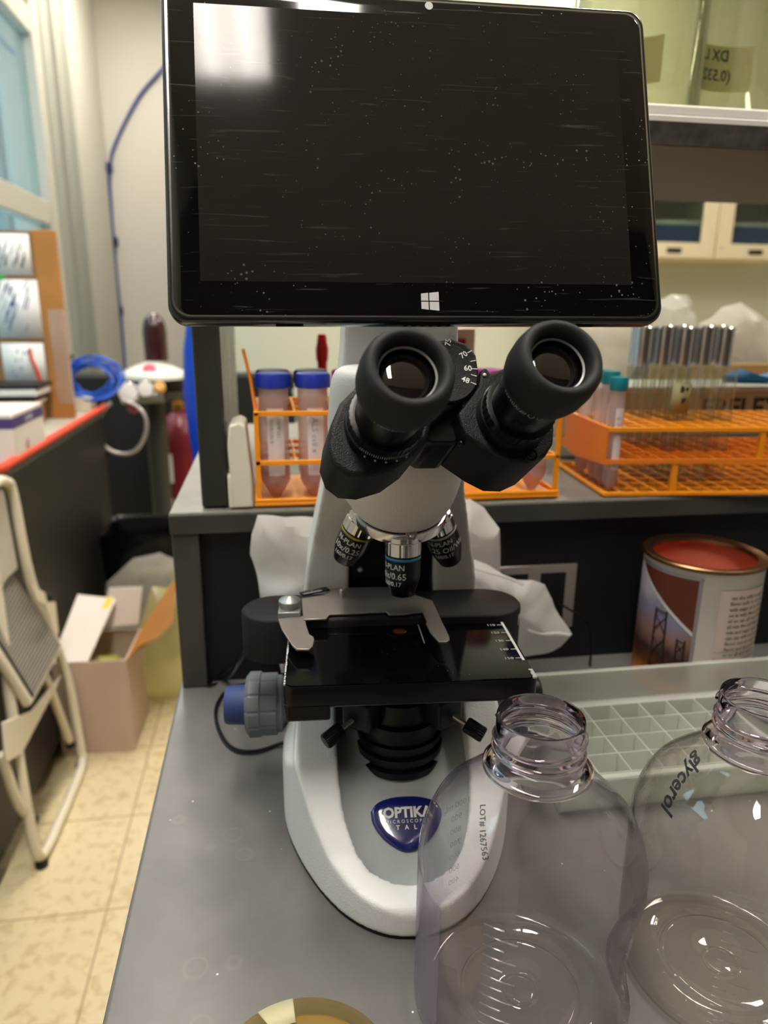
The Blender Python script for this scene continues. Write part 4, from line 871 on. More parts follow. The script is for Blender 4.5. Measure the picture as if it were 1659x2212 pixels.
falcon((.268, .6925, LZ+.0036), 'tube at the right end of the left orange rack, its tip under the right eyepiece', M['capblue'], group=g)
# second rack, finer grid
rx = Vector((.337, .668, LZ)); t = thing('test_tube_rack', 'orange three-tier test tube rack with fine grid, right of the eyepieces', 'rack', rx, math.radians(-4.5))
WR2, DR2 = .36, .128
b = BM(); plate_holes(b, WR2, DR2+.03, 18, 7, 0, .0038, .0035, .005); put('base_grid', b, M['orange'], t, bevel=.0004)
b = BM(); plate_holes(b, WR2, DR2, 18, 6, .034, .0385, .0018, .003); put('middle_grid', b, M['oranged'], t)
b = BM(); plate_holes(b, WR2, DR2, 18, 6, .067, .0715, .0030, .004); put('top_grid', b, M['orange'], t, bevel=.0004)
b = BM(); prism(b, [(0, 0, .0715), (0, DR2, .0715), (0, DR2, .040), (0, DR2+.012, .036), (0, DR2+.012, .030), (0, .085, .026), (0, 0, .034)], (-.0022, 0, 0)); put('end_panel', b, M['oranged'], t)
for px_, py_, z0, z1 in ((.075, .001, .0038, .034), (.165, .001, .0385, .067), (.165, .10, .0038, .034), (.25, .001, .0038, .034), (.33, .001, .0385, .067)): b = BM(); box(b, px_-.003, px_+.003, py_, py_+.004, z0, z1); put('strut', b, M['orange'], t)
RZ = Matrix.Translation(rx) @ Matrix.Rotation(math.radians(-4.5), 4, 'Z')
def r2(i, j, z=.004): p = RZ @ Vector((.01+i*.02, .0107+j*.02133, z)); return (p.x, p.y, p.z)
for k, (i, j) in enumerate(((0, 0), (0, 1), (0, 2), (0, 4))):
    falcon(r2(i, j), ['slim conical tube at the front left corner of the right rack', 'slim conical tube second from the front, left edge of the right rack', 'slim conical tube third from the front, left edge of the right rack', 'slim teal capped tube at the rear left of the right rack'][k], M['capteal'], R=.0076, H=.112 if k != 0 else .108, capH=.012, group='slim capped tubes in the right rack', liquid=.02, lab=[('s 3B', 0)] if k < 2 else None)
gt = None
gl_lab = ['clear glass test tube, %s row of the right rack, %s from the left']
rows_ = ['first', 'second', 'third', 'fourth', 'fifth', 'sixth']; k = 0
for j in (2, 3, 4, 5):
    for i in (3, 4, 5, 6, 7):
        if (i, j) in ((3, 2), (7, 5), (6, 3)): continue
        lab = gl_lab[0] % (rows_[j], rows_[i-3])
        if gt is None:
            gt = thing('test_tube', lab, 'tube', r2(i, j), 0, 'glass test tubes in the right rack')
            b = BM(); lathe(b, [(.001, 0), (.004, .0008), (.0068, .004), (.0077, .0085), (.0077, .118), (.0083, .1185), (.0083, .120), (.0070, .120), (.0070, .010), (.005, .0045), (.001, .002)], seg=24); put('glass', b, M['glass'], gt, ang=50)
        else: dup(gt, r2(i, j, .004+.002*((i*j) % 3)), lab)
        k += 1
t = thing('masking_tape_flag', 'beige strip of tape lettered in black stuck on the glass tubes of the right rack', 'tape', r2(4, 2, .085))
b = BM(); add(b, [(-.009, -.0095, -.005), (.012, -.0095, -.007), (.014, -.0095, .026), (-.007, -.0095, .028)], [(0, 1, 2, 3)]); put('strip', b, M['tape'], t, solid=.0004)
b = BM(); text(b, 'B+', .009, on_plane((.006, -.010, .020), (1, 0, 0), (0, 0, 1)), bold=.0003); text(b, 'IF', .008, on_plane((.006, -.010, .008), (1, 0, 0), (0, 0, 1)), bold=.0003); put('lettering', b, M['inkd'], t)
# styrofoam pieces
t = thing('styrofoam_block', 'white styrofoam block standing on end between the shelf upright and orange rack', 'foam', (-.030, .668, LZ))
b = BM(); prism(b, [(-.009, 0, 0), (.011, 0, .0), (.010, 0, .03), (.006, 0, .079), (.0, 0, .082), (-.009, 0, .079), (-.011, 0, .06), (-.0105, 0, .045)], (0, .055, 0)); put('block', b, M['foam'], t, bevel=.002, bseg=2)
t = thing('styrofoam_scrap', 'small white styrofoam scrap lying at the foot of the shelf upright', 'foam', (-.0385, .669, LZ))
b = BM(); prism(b, [(-.004, 0, 0), (.002, 0, 0), (-.001, 0, .030), (-.004, 0, .032)], (0, .03, 0)); put('scrap', b, M['foam'], t, bevel=.001)
# red clip on a stick beyond the rack
t = thing('marker_pen', 'upright red pen standing beyond the blue capped tubes', 'pen', (.071, .98, LZ))
b = BM(); lathe(b, [(.006, 0), (.0065, .004), (.0065, .115), (.008, .118), (.0088, .132), (.0070, .140), (.006, .150), (.0045, .152)], seg=20); put('barrel', b, M['red'], t)
b = BM(); prism(b, [(-.003, -.009, .118), (.003, -.009, .118), (.003, -.0105, .145), (-.003, -.0105, .145)], (0, .0025, 0)); put('clip', b, M['red'], t)
# small things between column and right eyepiece
t = thing('reagent_carton', 'pale carton with a red hazard square beyond the eyepieces', 'box', (.262, .98, LZ)); b = BM(); box(b, -.021, .021, 0, .05, 0, .16); put('carton', b, mat('carton_pinkish', '#d8c8c0', .6), t, bevel=.001)
b = BM(); box(b, -.004, .008, -.0006, -.0001, .132, .147); hz = put('hazard_square', b, mat('hazard_red', '#b8442c', .5), t)
b = BM(); text(b, 'X', .013, on_plane((.002, -.0008, .1395), (1, 0, 0), (0, 0, 1)), bold=.0006); text(b, 'mL', .008, on_plane((.004, -.0008, .105), (1, 0, 0), (0, 0, 1))); put('printing', b, mat('hazard_dark', '#6c1410', .5), t)
t = thing('navy_bottle', 'navy blue bottle with yellow cap beyond the eyepieces, left of the hazard carton', 'bottle', (.222, 1.0, LZ)); b = BM(); lathe(b, [(.016, 0), (.017, .003), (.017, .125), (.010, .135)], seg=28); put('body', b, M['navy'], t)
b = BM(); lathe(b, [(.012, .134), (.012, .152), (.010, .153)], seg=24); put('cap', b, M['yellow'], t)
t = thing('teal_lidded_jar', 'short jar with pale teal lid behind the magenta cap', 'jar', (.300, .93, LZ)); b = BM(); lathe(b, [(.018, 0), (.019, .004), (.019, .085)], seg=28, cap1=False); put('body', b, M['pp'], t)
b = BM(); lathe(b, [(.021, .083), (.021, .096), (.019, .098), (.001, .098)], seg=28); put('lid', b, mat('pale_teal', '#7fb0a0', .5), t)
# long FLEX box
t = thing('long_carton', 'long pale carton lettered FLEX lying behind the right orange rack', 'box', (.372, .872, LZ))
b = BM(); box(b, 0, .42, 0, .10, 0, .022); put('tray_part', b, M['greenbox'], t, bevel=.001)
b = BM(); box(b, .002, .418, .001, .099, .024, .083); put('sleeve', b, mat('carton_tan', '#c9b793', .6), t, bevel=.001)
b = BM(); box(b, -.001, .421, -.002, .101, .083, .090); put('lid', b, mat('carton_lid', '#d8dcd0', .5), t, bevel=.001)
b = BM(); text(b, 'ERFLEX', .036, on_plane((.255, .0003, .060), (1, 0, 0), (0, 0, 1)), bold=.0010); put('lettering', b, mat('dark_olive_print', '#4a4232', .5), t)
b = BM(); box(b, .004, .085, -.0004, .0006, .030, .078); text(b, '1214 KHB', .016, on_plane((.045, -.0007, .052), (1, 0, 0), (0, 0, 1))); put('white_sticker', b, [M['paper']], t)
b = BM(); text(b, 'XH 3H', .018, on_plane((.040, -.0009, .045), (1, 0, 0), (0, 0, 1)), bold=.0004); put('sticker_print', b, M['inkd'], t)
# steel capped culture tubes
st0 = None
n_ = 0
for j in range(2):
    for i in range(5):
        x, y = .543+i*.0325+(.010 if j else 0), .995+j*.034
        lab = 'steel capped culture tube behind the FLEX carton, %s from the left in the %s row' % (['first', 'second', 'third', 'fourth', 'fifth', 'sixth'][i], ['front', 'back'][j])
        if st0 is None:
            st0 = thing('culture_tube', lab, 'tube', (x, y, LZ), 0, 'steel capped culture tubes')
            b = BM(); lathe(b, [(.002, 0), (.009, .006), (.0105, .012), (.0105, .125)], seg=24, cap1=False); put('glass', b, M['glass'], st0)
            b = BM(); lathe(b, [(.0122, .108), (.0122, .160), (.0128, .1605), (.0128, .163), (.0115, .164), (.001, .1642)], seg=32); put('steel_cap', b, M['chrome'], st0, ang=30)
        else: dup(st0, (x, y, LZ+.002*((i+j) % 2)), lab)
# things beyond on the far side of the bench
t = thing('far_bench', 'dark bench top on the far side beneath the cream wall cabinets', 'bench', (.06, 1.22, 0)); b = BM(); box(b, 0, 2.4, 0, .75, 1.02, 1.06); put('worktop', b, M['ledgetop'], t); b = BM(); box(b, .02, 2.38, .02, .73, 0, 1.02); put('base_cabinet', b, M['greybin'], t)
o = Vector((.62, 1.28, 1.06))
def bagthing(label, pts, yy, bulge, amp, seed, mt, name='plastic_bag', fr=9):
    c = sum((PY(x, y, yy) for x, y in pts), Vector())/len(pts); o = Vector((c.x, yy, min(PY(x, y, yy).z for x, y in pts)))
    b = BM(); pillow(b, [PY(x, y, yy)-o for x, y in pts], (0, bulge, 0), amp=amp, seed=seed, fr=fr); q = put(name, b, mt, None, loc=o, ang=30); tag(q, label, name.split('_')[-1]); return q
bagthing('white plastic bag standing behind the right eyepiece and teal capped tube', [(1160, 700), (1240, 660), (1330, 650), (1385, 700), (1375, 780), (1330, 850), (1290, 862), (1200, 866), (1160, 840)], 1.30, .05, .03, 4, M['bagg'])
bagthing('clear crinkled bag beside the lower right corner of the tablet', [(1400, 640), (1450, 625), (1485, 640), (1500, 690), (1495, 740), (1440, 780), (1390, 760)], 1.34, .05, .03, 5, M['bagc'], fr=14)
bagthing('white plastic bag on the far bench at the right edge, left of blue wrap', [(1500, 700), (1560, 650), (1600, 645), (1640, 690), (1700, 740), (1690, 790), (1560, 830), (1490, 790)], 1.34, .06, .03, 6, M['bagg'], fr=12)
t = thing('equipment_tray', 'dark grey tray on the far bench under the white bag at right', 'tray', (.86, 1.42, 1.06)); b = BM(); box(b, 0, .45, 0, .25, 0, .075); box(b, -.005, .455, -.005, .255, .075, .138); put('tray', b, M['greybin'], t, bevel=.003)
t = thing('wooden_board', 'tan board leaning behind the blue glove', 'board', (.70, 1.235, 1.06)); b = BM(); box(b, 0, .4, 0, .02, 0, .118); put('board', b, M['wood'], t)
c = PY(1620, 810, .93); b = BM(); pillow(b, [PY(x, y, .93)-c for x, y in ((1560, 815), (1600, 795), (1640, 806), (1700, 800), (1740, 815), (1730, 828), (1640, 826), (1560, 830))], (0, .02, 0), amp=.008, seed=9, fr=30); gq = put('nitrile_glove', b, M['glove'], None, loc=c); tag(gq, 'crumpled blue nitrile glove lying on top of the FLEX carton', 'glove')

# ================================================================== on the upper shelf
def jar(x, y, R, H, label, words, wz, k):
    t = thing('glass_jar', label, 'jar', (x, y, SZ1+.0185), 0)
    b = BM(); lathe(b, [(R-.006, 0), (R-.001, .003), (R, .008), (R, H*.78), (R*.93, H*.86), (R*.6, H*.94), (R*.45, H*.98), (R*.45, H)], seg=64, cap1=False); put('glass_body', b, M['jarglass'], t, ang=60)
    b = BM(); lathe(b, [(R-.008, .008), (R-.003, .012), (R-.003, H*.77), (R*.90, H*.85)], seg=64, cap1=False); put('inner_wall', b, M['jarglass'], t, ang=60)
    b = BM(); cyl_patch(b, 38 if k == 0 else 60, 112 if k == 0 else 128, wz-.022, wz+.024, R-.0032, 16); tp = put('tape_strip', b, M['tape'], t)
    b = BM()
    for s, sz, dz, du in words:
        a0 = math.radians(76 if k == 0 else 100)
        v, f = text_geo(s, sz, bold=.0003); add(b, [Vector(((R-.0036)*math.cos(a0+(u+du)/(R)), (R-.0036)*math.sin(a0+(u+du)/(R)), wz+dz+w2)) for u, w2, _ in v], f)
    put('mirrored_writing', b, M['inkd'], tp); return t
jar(.386, .785, .066, .20, 'left glass jar on the upper shelf with taped mirrored lettering C2', [('Hbbo', .016, .014, .0), ('C 2 .', .018, -.004, .0), ('(M/l)', .010, -.018, .0)], .082, 0)
jar(.523, .785, .066, .20, 'right glass jar on the upper shelf with taped mirrored lettering 0.532', [('DX L', .016, .014, .0), ('(0.532)', .016, -.006, .0)], .082, 1)
t = thing('paper_stack', 'white paper sheet and pad under the glass jars on the upper shelf', 'paper', (.34, .675, SZ1)); b = BM(); box(b, -.02, .40, .0, .22, 0, .008); put('pad', b, M['paper'], t, bevel=.001)
b = BM(); box(b, -.022, .41, .004, .225, .0082, .018); put('folded_sheet', b, M['paper'], t, bevel=.002)
t = thing('small_bottle', 'clear bottle standing left of the glass jars, top right behind the tablet corner', 'bottle', (.30, .88, SZ1)); b = BM(); lathe(b, [(.028, 0), (.03, .004), (.03, .14), (.012, .17), (.012, .2)], seg=40, cap1=False); put('glass_body', b, M['glass'], t)
b = BM(); lathe(b, [(.014, .19), (.014, .215), (.012, .216)], seg=24); put('stopper', b, M['navy'], t)
t = thing('folded_cloth_bag', 'crumpled clear sleeve lying on the upper shelf behind the tablet', 'bag', (.12, .80, SZ1)); b = BM(); pillow(b, [(-.05, 0, 0.0), (.06, 0, 0), (.08, 0, .03), (.04, 0, .05), (-.04, 0, .045)], (0, .03, 0), amp=.006, seed=11, fr=30); put('sleeve', b, M['bagc'], t)

# ================================================================== cream wall cabinets on the partition
for k in range(3):
    x = 1.54+k*.512; t = thing('hanging_cabinet', ['cream wall cabinet with glass door behind the tablet edge, leftmost', 'cream wall cabinet with glass door and black slot handle, middle one', 'cream wall cabinet with glass door at the right edge of the photo'][k], 'cabinet', (x, 4.0, 1.57), 0, 'cream wall cabinets')
    b = BM(); box(b, 0, .508, .02, .345, 0, .02); box(b, 0, .508, .02, .345, .68, .70); box(b, 0, .018, .02, .345, .02, .68); box(b, .49, .508, .02, .345, .02, .68); box(b, .018, .49, .335, .345, .02, .68); box(b, .018, .49, .03, .335, .34, .355); put('carcass', b, M['cabcream'], t)
    b = BM(); box(b, .003, .093, 0, .019, .003, .697); box(b, .415, .505, 0, .019, .003, .697); box(b, .093, .415, 0, .019, .003, .085); box(b, .093, .415, 0, .019, .615, .697); dr = put('door', b, M['cabcream'], t, bevel=.002)
    b = BM(); box(b, .093, .415, .008, .012, .085, .615); put('door_glass', b, M['pane'], dr)
    b = BM(); box(b, .210, .300, -.002, .001, .028, .055); put('handle', b, M['blackm'], dr)
    b = BM(); lathe(b, [(.008, 0), (.008, .002)], (.035, -.0001, .06), (0, -1, 0), 16); put('lock', b, M['steel'], dr)
    t2 = thing('storage_bin', ['blue bin inside the leftmost cream cabinet', 'blue bin inside the middle cream cabinet', 'blue bin inside the right cream cabinet'][k], 'bin', (x+.05, 4.08, 1.59)); b = BM(); box(b, 0, .40, 0, .2, 0, .17); put('bin_body', b, mat('bin_blue', '#1d4a80', .5) if k == 0 else bpy.data.materials['bin_blue'], t2, bevel=.01)
    b = BM(); box(b, -.005, .405, -.005, .205, .17, .19); put('bin_lid', b, M['cream'], t2)
    if k != 0:
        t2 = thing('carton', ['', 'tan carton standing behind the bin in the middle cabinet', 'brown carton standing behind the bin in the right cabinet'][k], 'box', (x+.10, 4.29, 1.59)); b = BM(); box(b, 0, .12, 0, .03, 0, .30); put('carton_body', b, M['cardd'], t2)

# ================================================================== left side counter and things on it
t = thing('side_counter', 'dark side cabinet along the window wall with a grey top', 'counter', (XL, .6, 0))
b = BM(); box(b, .035, .512, 0, 2.25, .06, .872); put('cabinet_body', b, mat('dark_brown_laminate', '#14100e', .5), t)
b = BM(); box(b, .035, .48, 0, 2.25, 0, .06); put('toe_kick', b, M['blackm'], t)
b = BM(); box(b, .035, .522, 0, 2.26, .872, .893); put('worktop', b, M['greybin'], t, bevel=.003)
t = thing('red_edged_mat', 'grey counter mat with rounded bright red edge on the side cabinet', 'mat', (XL+.02, 1.72, .8935))
b = BM(); box(b, .02, .48, .02, 1.12, 0, .006); put('mat', b, mat('mat_grey', '#a8a396', .6), t)
b = BM(); tube(b, [(.02, .012, .0115)]+[(.482+.022*math.sin(a), .034-.022*math.cos(a), .0115) for a in [PI/2*k/6 for k in range(7)]]+[(.504, 1.13, .0115)], .0115, 12); put('red_edge', b, M['redmat'], t)
# cardboard display box with papers
cbx = PY(165, 905, 2.58); t = thing('cardboard_box', 'tall brown cardboard box with papers taped on its front by the window', 'box', (-1.0, 2.58, .9))
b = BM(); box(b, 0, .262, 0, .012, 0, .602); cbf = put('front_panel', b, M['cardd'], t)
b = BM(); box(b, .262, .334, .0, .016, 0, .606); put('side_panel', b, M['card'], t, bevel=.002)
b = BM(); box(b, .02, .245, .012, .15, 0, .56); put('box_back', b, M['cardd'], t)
def crop_paper(name, x0, x1, z0, z1, kind):
    b = BM(); add(b, [(x0, -.002, z0), (x1, -.002, z0), (x1, -.002, z1), (x0, -.002, z1)], [(0, 1, 2, 3)]); p = put(name, b, M['paper'], t, solid=.0006); p.name = 'taped_paper'
    random.seed(int(z0*1000)); b = BM()
    for k in range(26 if kind else 10):
        x, z = random.uniform(x0+.01, x1-.03), random.uniform(z0+.02, z1-.03); l = random.uniform(.02, .05) if kind else .012; w2 = random.uniform(.002, .005); x2 = min(x+l*.35, x1-.004); z2 = min(z+l, z1-.004)
        add(b, [(x, -.0028, z), (x+w2, -.0028, z), (x2+w2, -.0028, z2), (x2, -.0028, z2)], [(0, 1, 2, 3)])
    put('ink_marks', b, mat('ink_%d' % int(z0*100), '#3a3f4c' if kind == 1 else '#5b6b96', .6), p); return p
crop_paper('taped_paper', .11, .252, .465, .592, 1); crop_paper('taped_paper', .125, .262, .268, .452, 2); p3 = crop_paper('taped_paper', .125, .258, .112, .252, 0)
b = BM(); tube(b, [(.215, -.006, .235), (.217, -.006, .20), (.230, -.006, .16), (.236, -.006, .13)], .006, 8); put('red_strip', b, M['redmat'], p3)
b = BM(); box(b, .130, .165, -.004, -.001, .452, .464); put('green_clip', b, mat('green', '#2fae3a', .5), t)
b = BM(); box(b, .285, .338, -.004, -.001, .05, .36); put('clear_sleeve', b, film('thin_sleeve', '#ffffff', '#e0e0e0', .8, .1, 1.4, haze=.14), t)
t = thing('book_stack', 'short stack of dark and pale folders lying before the cardboard box', 'book', (-.86, 2.40, .90))
for k, (c_, dz) in enumerate((('blackm', .012), ('paper', .02), ('blackm', .015), ('cardw', .012), ('wood', .06))):
    z = [.119, .097, .08, .066, .004][k]; b = BM(); box(b, -.12+.01*k, .14-.008*k, 0, .15, z, z+dz); put('folder', b, M[c_], t, bevel=.001)
tb = Vector((-.665, 1.835, .9)); t = thing('tissue_box', 'white glove box with a purple band at the red counter edge', 'box', tb, math.radians(0))
b = BM(); box(b, -.12, .045, 0, .24, 0, .118); put('carton', b, mat('carton_white', '#ddd2c6', .6), t, bevel=.002)
b = BM(); box(b, -.1205, .0455, -.0005, .2405, .082, .108); bd = put('purple_band', b, M['purple'], t)
b = BM(); text(b, 'GLOVES', .016, on_plane((.0462, .12, .094), (0, 1, 0), (0, 0, 1)), bold=.0003); put('band_lettering', b, M['label'], bd)
b = BM(); ball(b, (-.02, -.0008, .05), .018, 14, 8, (1, .05, 1)); ball(b, (.0458, .09, .03), .014, 14, 8, (.05, 1, 1)); put('printed_emblem', b, mat('pale_print', '#c08f8a', .6), t)
t = thing('cyan_box', 'bright cyan carton behind the white box with purple band, at the left edge', 'box', (-.80, 2.10, .90)); b = BM(); box(b, -.16, .02, 0, .12, .0, .218); put('carton', b, M['cyan'], t, bevel=.003)
# blue tubing coil
t = thing('tubing_coil', 'loose coil of thin blue tubing lying at the far end of the counter', 'tubing', (-.70, 2.785, .9)); b = BM(); random.seed(2); pts = []
for k in range(130):
    a = k*.42; R_ = .080+.016*math.sin(k*.23)+.008*math.sin(k*.71); tilt = .9
    pts.append((.05+R_*1.1*math.cos(a), .02+.02*math.sin(k*.31)+R_*.35*math.sin(a), .112+R_*.85*math.sin(a)*tilt+.006*math.sin(k*.5)))
tube(b, spline(pts, 3), .0042, 7); put('tube', b, M['bluetube'], t)
t = thing('pale_carton', 'low pale carton under the blue tubing coil', 'box', (-.75, 2.75, .90)); b = BM(); box(b, -.02, .10, 0, .075, 0, .050); put('carton', b, mat('carton_pale', '#dcdcc4', .6), t, bevel=.002)
# tall pedestal with round tub
t = thing('pedestal_stand', 'black pedestal stand beyond the counter carrying a round lidded tub', 'stand', (-.495, 3.2, 0))
b = BM(); lathe(b, [(.19, 0), (.19, .02), (.05, .03), (.043, .05), (.043, .87), (.05, .88), (.14, .90), (.145, .93)], seg=40); put('post', b, mat('post_grey', '#35342c', .45), t, ang=30)
t = thing('round_tub', 'round black tub with pale domed lid and red sticker', 'tub', (-.49, 3.2, .93))
b = BM(); lathe(b, [(.128, 0), (.137, .01), (.140, .05)], seg=48); put('tub', b, M['blacks'], t)
b = BM(); lathe(b, [(.142, .05), (.142, .062), (.13, .075), (.08, .10), (.02, .118)], seg=48); ld = put('lid', b, M['silverlid'], t, ang=60)
b = BM(); lathe(b, [(.028, .0), (.020, .003)], (.0, -.098, .094), (0, -.75, .65), 20); put('red_sticker', b, mat('pink_red', '#d8506a', .5), ld)
t = thing('amber_flask', 'dark reddish-brown rounded bottle on top of the round tub', 'bottle', (-.478, 3.24, 1.048)); b = BM(); lathe(b, [(.046, 0), (.049, .01), (.051, .12), (.047, .155), (.036, .18), (.015, .197), (.002, .2)], seg=32); put('body', b, M['amber'], t, ang=60)
# gas cylinder and regulators
t = thing('gas_cylinder', 'maroon gas cylinder with brass valve behind the ledge end', 'gas cylinder', (-.44, 3.55, 0))
b = BM(); lathe(b, [(.115, 0), (.118, .02), (.118, .62), (.112, .68), (.092, .73), (.060, .765), (.035, .785), (.035, .80)], seg=48); bdy = put('body', b, M['cyl'], t, ang=50)
b = BM(); lathe(b, [(.03, .80), (.03, .83), (.016, .835), (.016, .88), (.022, .89), (.022, .91)], seg=24); put('valve', b, M['brass'], t)
b = BM(); box(b, -.09, -.03, -.114, -.110, .46, .60); box(b, -.10, -.04, -.112, -.108, .15, .38); put('paper_label', b, M['label'], t)
t = thing('black_bottle_rack', 'black gas bottle shroud between counter and maroon cylinder', 'rack', (-.62, 3.75, 0)); b = BM(); box(b, -.50, .75, .05, .30, 0, .93); put('shroud', b, M['blackm'], t)
t = thing('gas_regulator', 'silver gas regulator with two gauges and amber knob over the steel hose loop', 'regulator', (-.47, 3.0, .912))
b = BM(); tube(b, [(-.12, 0, .0), (.04, 0, .01)], .02, 14); put('regulator_body', b, M['alu'], t)
for gx, gz, r_ in ((-.085, .03, .042), (-.02, .045, .034)):
    b = BM(); lathe(b, [(r_*.9, -.012), (r_, -.008), (r_, .008), (r_*.92, .012)], (gx, -.025, gz), (0, -1, .2), 28); q = put('gauge', b, M['chrome'], t); b = BM(); lathe(b, [(r_*.86, .0122), (r_*.8, .0126)], (gx, -.025, gz), (0, -1, .2), 28); put('gauge_face', b, M['paper'], q)
b = BM(); lathe(b, [(.022, 0), (.024, .02), (.018, .03)], (.035, -.02, .045), (0, -1, .5), 20); put('amber_knob', b, mat('amber_knob', '#d9a050', .4), t)
b = BM(); lathe(b, [(.02, 0), (.022, .02), (.017, .03)], (-.07, -.03, -.035), (0, -1, .3), 20); put('red_knob', b, mat('wine_knob', '#7a2c34', .35), t)
t = thing('steel_hose', 'thin steel hose hanging in a round loop below the regulator', 'hose', (-.58, 2.91, .825)); b = BM(); tube(b, [(.092*math.cos(a)+.004*math.sin(3*a), .02*math.sin(a), -.012+.103*math.sin(a)) for a in [PI*.62+2*PI*.93*k/50 for k in range(51)]], .0075, 10); put('hose', b, M['steel'], t)
# blue drum behind the ledge end
t = thing('blue_drum', 'slender bright blue plastic drum behind the shelf upright', 'drum', (-.182, 2.21, 0)); b = BM(); lathe(b, [(.045, .60), (.052, .75), (.066, .90), (.0745, 1.02), (.066, 1.15), (.048, 1.25), (.03, 1.34), (.025, 1.36)], seg=56); put('drum_body', b, M['drum'], t, ang=60); b = BM(); lathe(b, [(.07, 0), (.07, .02), (.045, .05), (.045, .60)], seg=40); put('drum_stand', b, M['greybin'], t)
# wall cable
cpts = [(420, 60), (385, 110), (345, 156), (300, 210), (258, 290), (238, 355), (240, 450), (252, 600), (262, 700), (270, 800)]
b = BM(); o = Vector((-1.1, 6.06, 1.0)); tube(b, [p-o for p in spline([PY(x, y, 6.055) for x, y in cpts], 8)], .0125, 8); t = thing('wall_cable', 'dark blue cable curving down the far white wall', 'cable', o); put('cable', b, M['bluecable'], t)
for x, y in ((236, 362), (248, 522), (259, 672)): b = BM(); p = PY(x, y, 6.05)-o; box(b, p.x-.03, p.x+.022, -.02, .012, p.z-.035, p.z+.035); put('clip', b, M['navy'], t, bevel=.005)

# ================================================================== floor things
t = thing('waste_bin', 'black waste bin with liner between the counter and bench', 'bin', (-.46, 2.62, 0))
b = BM(); rings = []
for z, s in ((0, .82), (.01, .84), (.40, .97), (.47, 1.0)): rings.append([Vector((x*s, y*s, z)) for x, y in rrect(-.15, .15, -.12, .12, .03)])
loft(b, rings, True, False); put('bin_body', b, M['blacks'], t, solid=.004)
b = BM(); rings = []
for z, s in ((.30, 1.0), (.42, 1.03), (.475, 1.05), (.50, 1.02), (.49, .96), (.40, .90)): rings.append([Vector((x*s+.006*noise.noise((x*30, y*30, z*9)), y*s, z+.010*noise.noise((x*22, y*22, 3)))) for x, y in rrect(-.15, .15, -.12, .12, .03)])
loft(b, rings, False, False); put('liner', b, M['linerk'], t)
b = BM(); box(b, -.055, .14, -.128, -.120, .345, .375); put('handle_strip', b, mat('beige_strip', '#b0a078', .5), t, bevel=.004)
# white carton with open flaps
t = thing('open_carton', 'open white cardboard carton with raised flaps on the tiled floor', 'box', (-.535, 1.935, 0), math.radians(-2))
w2, d2, h2 = .102, .105, .298
b = BM()
for x0_, x1_, y0_, y1_ in ((-w2, w2, -.002, .002), (-w2, w2, 2*d2-.002, 2*d2+.002), (-w2, -w2+.004, .002, 2*d2-.002), (w2-.004, w2, .002, 2*d2-.002)): box(b, x0_, x1_, y0_, y1_, 0, h2)
box(b, -w2, w2, 0, 2*d2, 0, .004); put('carton_body', b, M['cardp'], t)
b = BM(); prism(b, [(-w2, .0, h2), (-w2+.10, .0, h2), (-w2+.145, .18, h2+.115), (-w2+.03, .20, h2+.125)], (0, -.003, .003)); put('left_flap', b, M['cardw'], t)
b = BM(); prism(b, [(-w2+.09, 2*d2-.03, h2+.02), (w2, 2*d2-.03, h2+.03), (w2+.015, 2*d2, h2+.14), (-w2+.12, 2*d2, h2+.14)], (0, .003, 0)); put('back_flap', b, M['cardw'], t)
b = BM(); prism(b, [(w2, .0, h2), (w2, 2*d2, h2), (w2+.115, 2*d2+.01, h2+.165), (w2+.112, .13, h2+.055), (w2+.075, .07, h2+.035), (w2+.03, .03, h2+.030)], (.003, 0, -.002)); fl = put('right_flap', b, M['card'], t); fl['label'] = 'brown inner side of the right flap'
b = BM(); prism(b, [(-w2+.105, .135, h2+.085), (-w2+.125, .135, h2+.085), (-w2+.138, .182, h2+.118), (-w2+.120, .184, h2+.118)], (0, -.002, .004)); put('yellow_tape', b, mat('yellow_tape', '#e2c93c', .5), t)
o = (-.52, 2.02, .20); b = BM(); ball(b, (0, 0, 0), .080, 20, 14, (1, .9, .9))
for v in b.verts: v.co += v.co.normalized()*.012*noise.noise(v.co*22)
q = put('plastic_sack', b, mat('olive_sack', '#8f8a3c', .35), None, loc=o); tag(q, 'olive yellow plastic wrapped bundle inside the open carton', 'sack')
o = Vector((-.335, 2.22, 0)); b = BM(); pillow(b, [(-.12, 0, .0), (.10, 0, .0), (.12, 0, .16), (.10, 0, .30), (.05, 0, .38), (-.06, 0, .40), (-.12, 0, .26)], (0, .05, 0), amp=.02, seed=13, fr=9); q = put('waste_sack', b, M['bagy'], None, loc=o, ang=30); tag(q, 'pale yellowish translucent plastic sack between carton and bench', 'sack')
o = Vector((-.46, 2.41, 0)); b = BM(); pillow(b, [(-.10, 0, .0), (.02, 0, .0), (.10, 0, .30), (.13, 0, .42), (.06, 0, .46), (-.02, 0, .44), (-.12, 0, .36), (-.13, 0, .25)], (0, .035, 0), amp=.02, seed=14, fr=10); q = put('clear_sack', b, M['bagc'], None, loc=o, ang=30); tag(q, 'clear grey plastic sack behind the raised flap of the carton', 'sack')
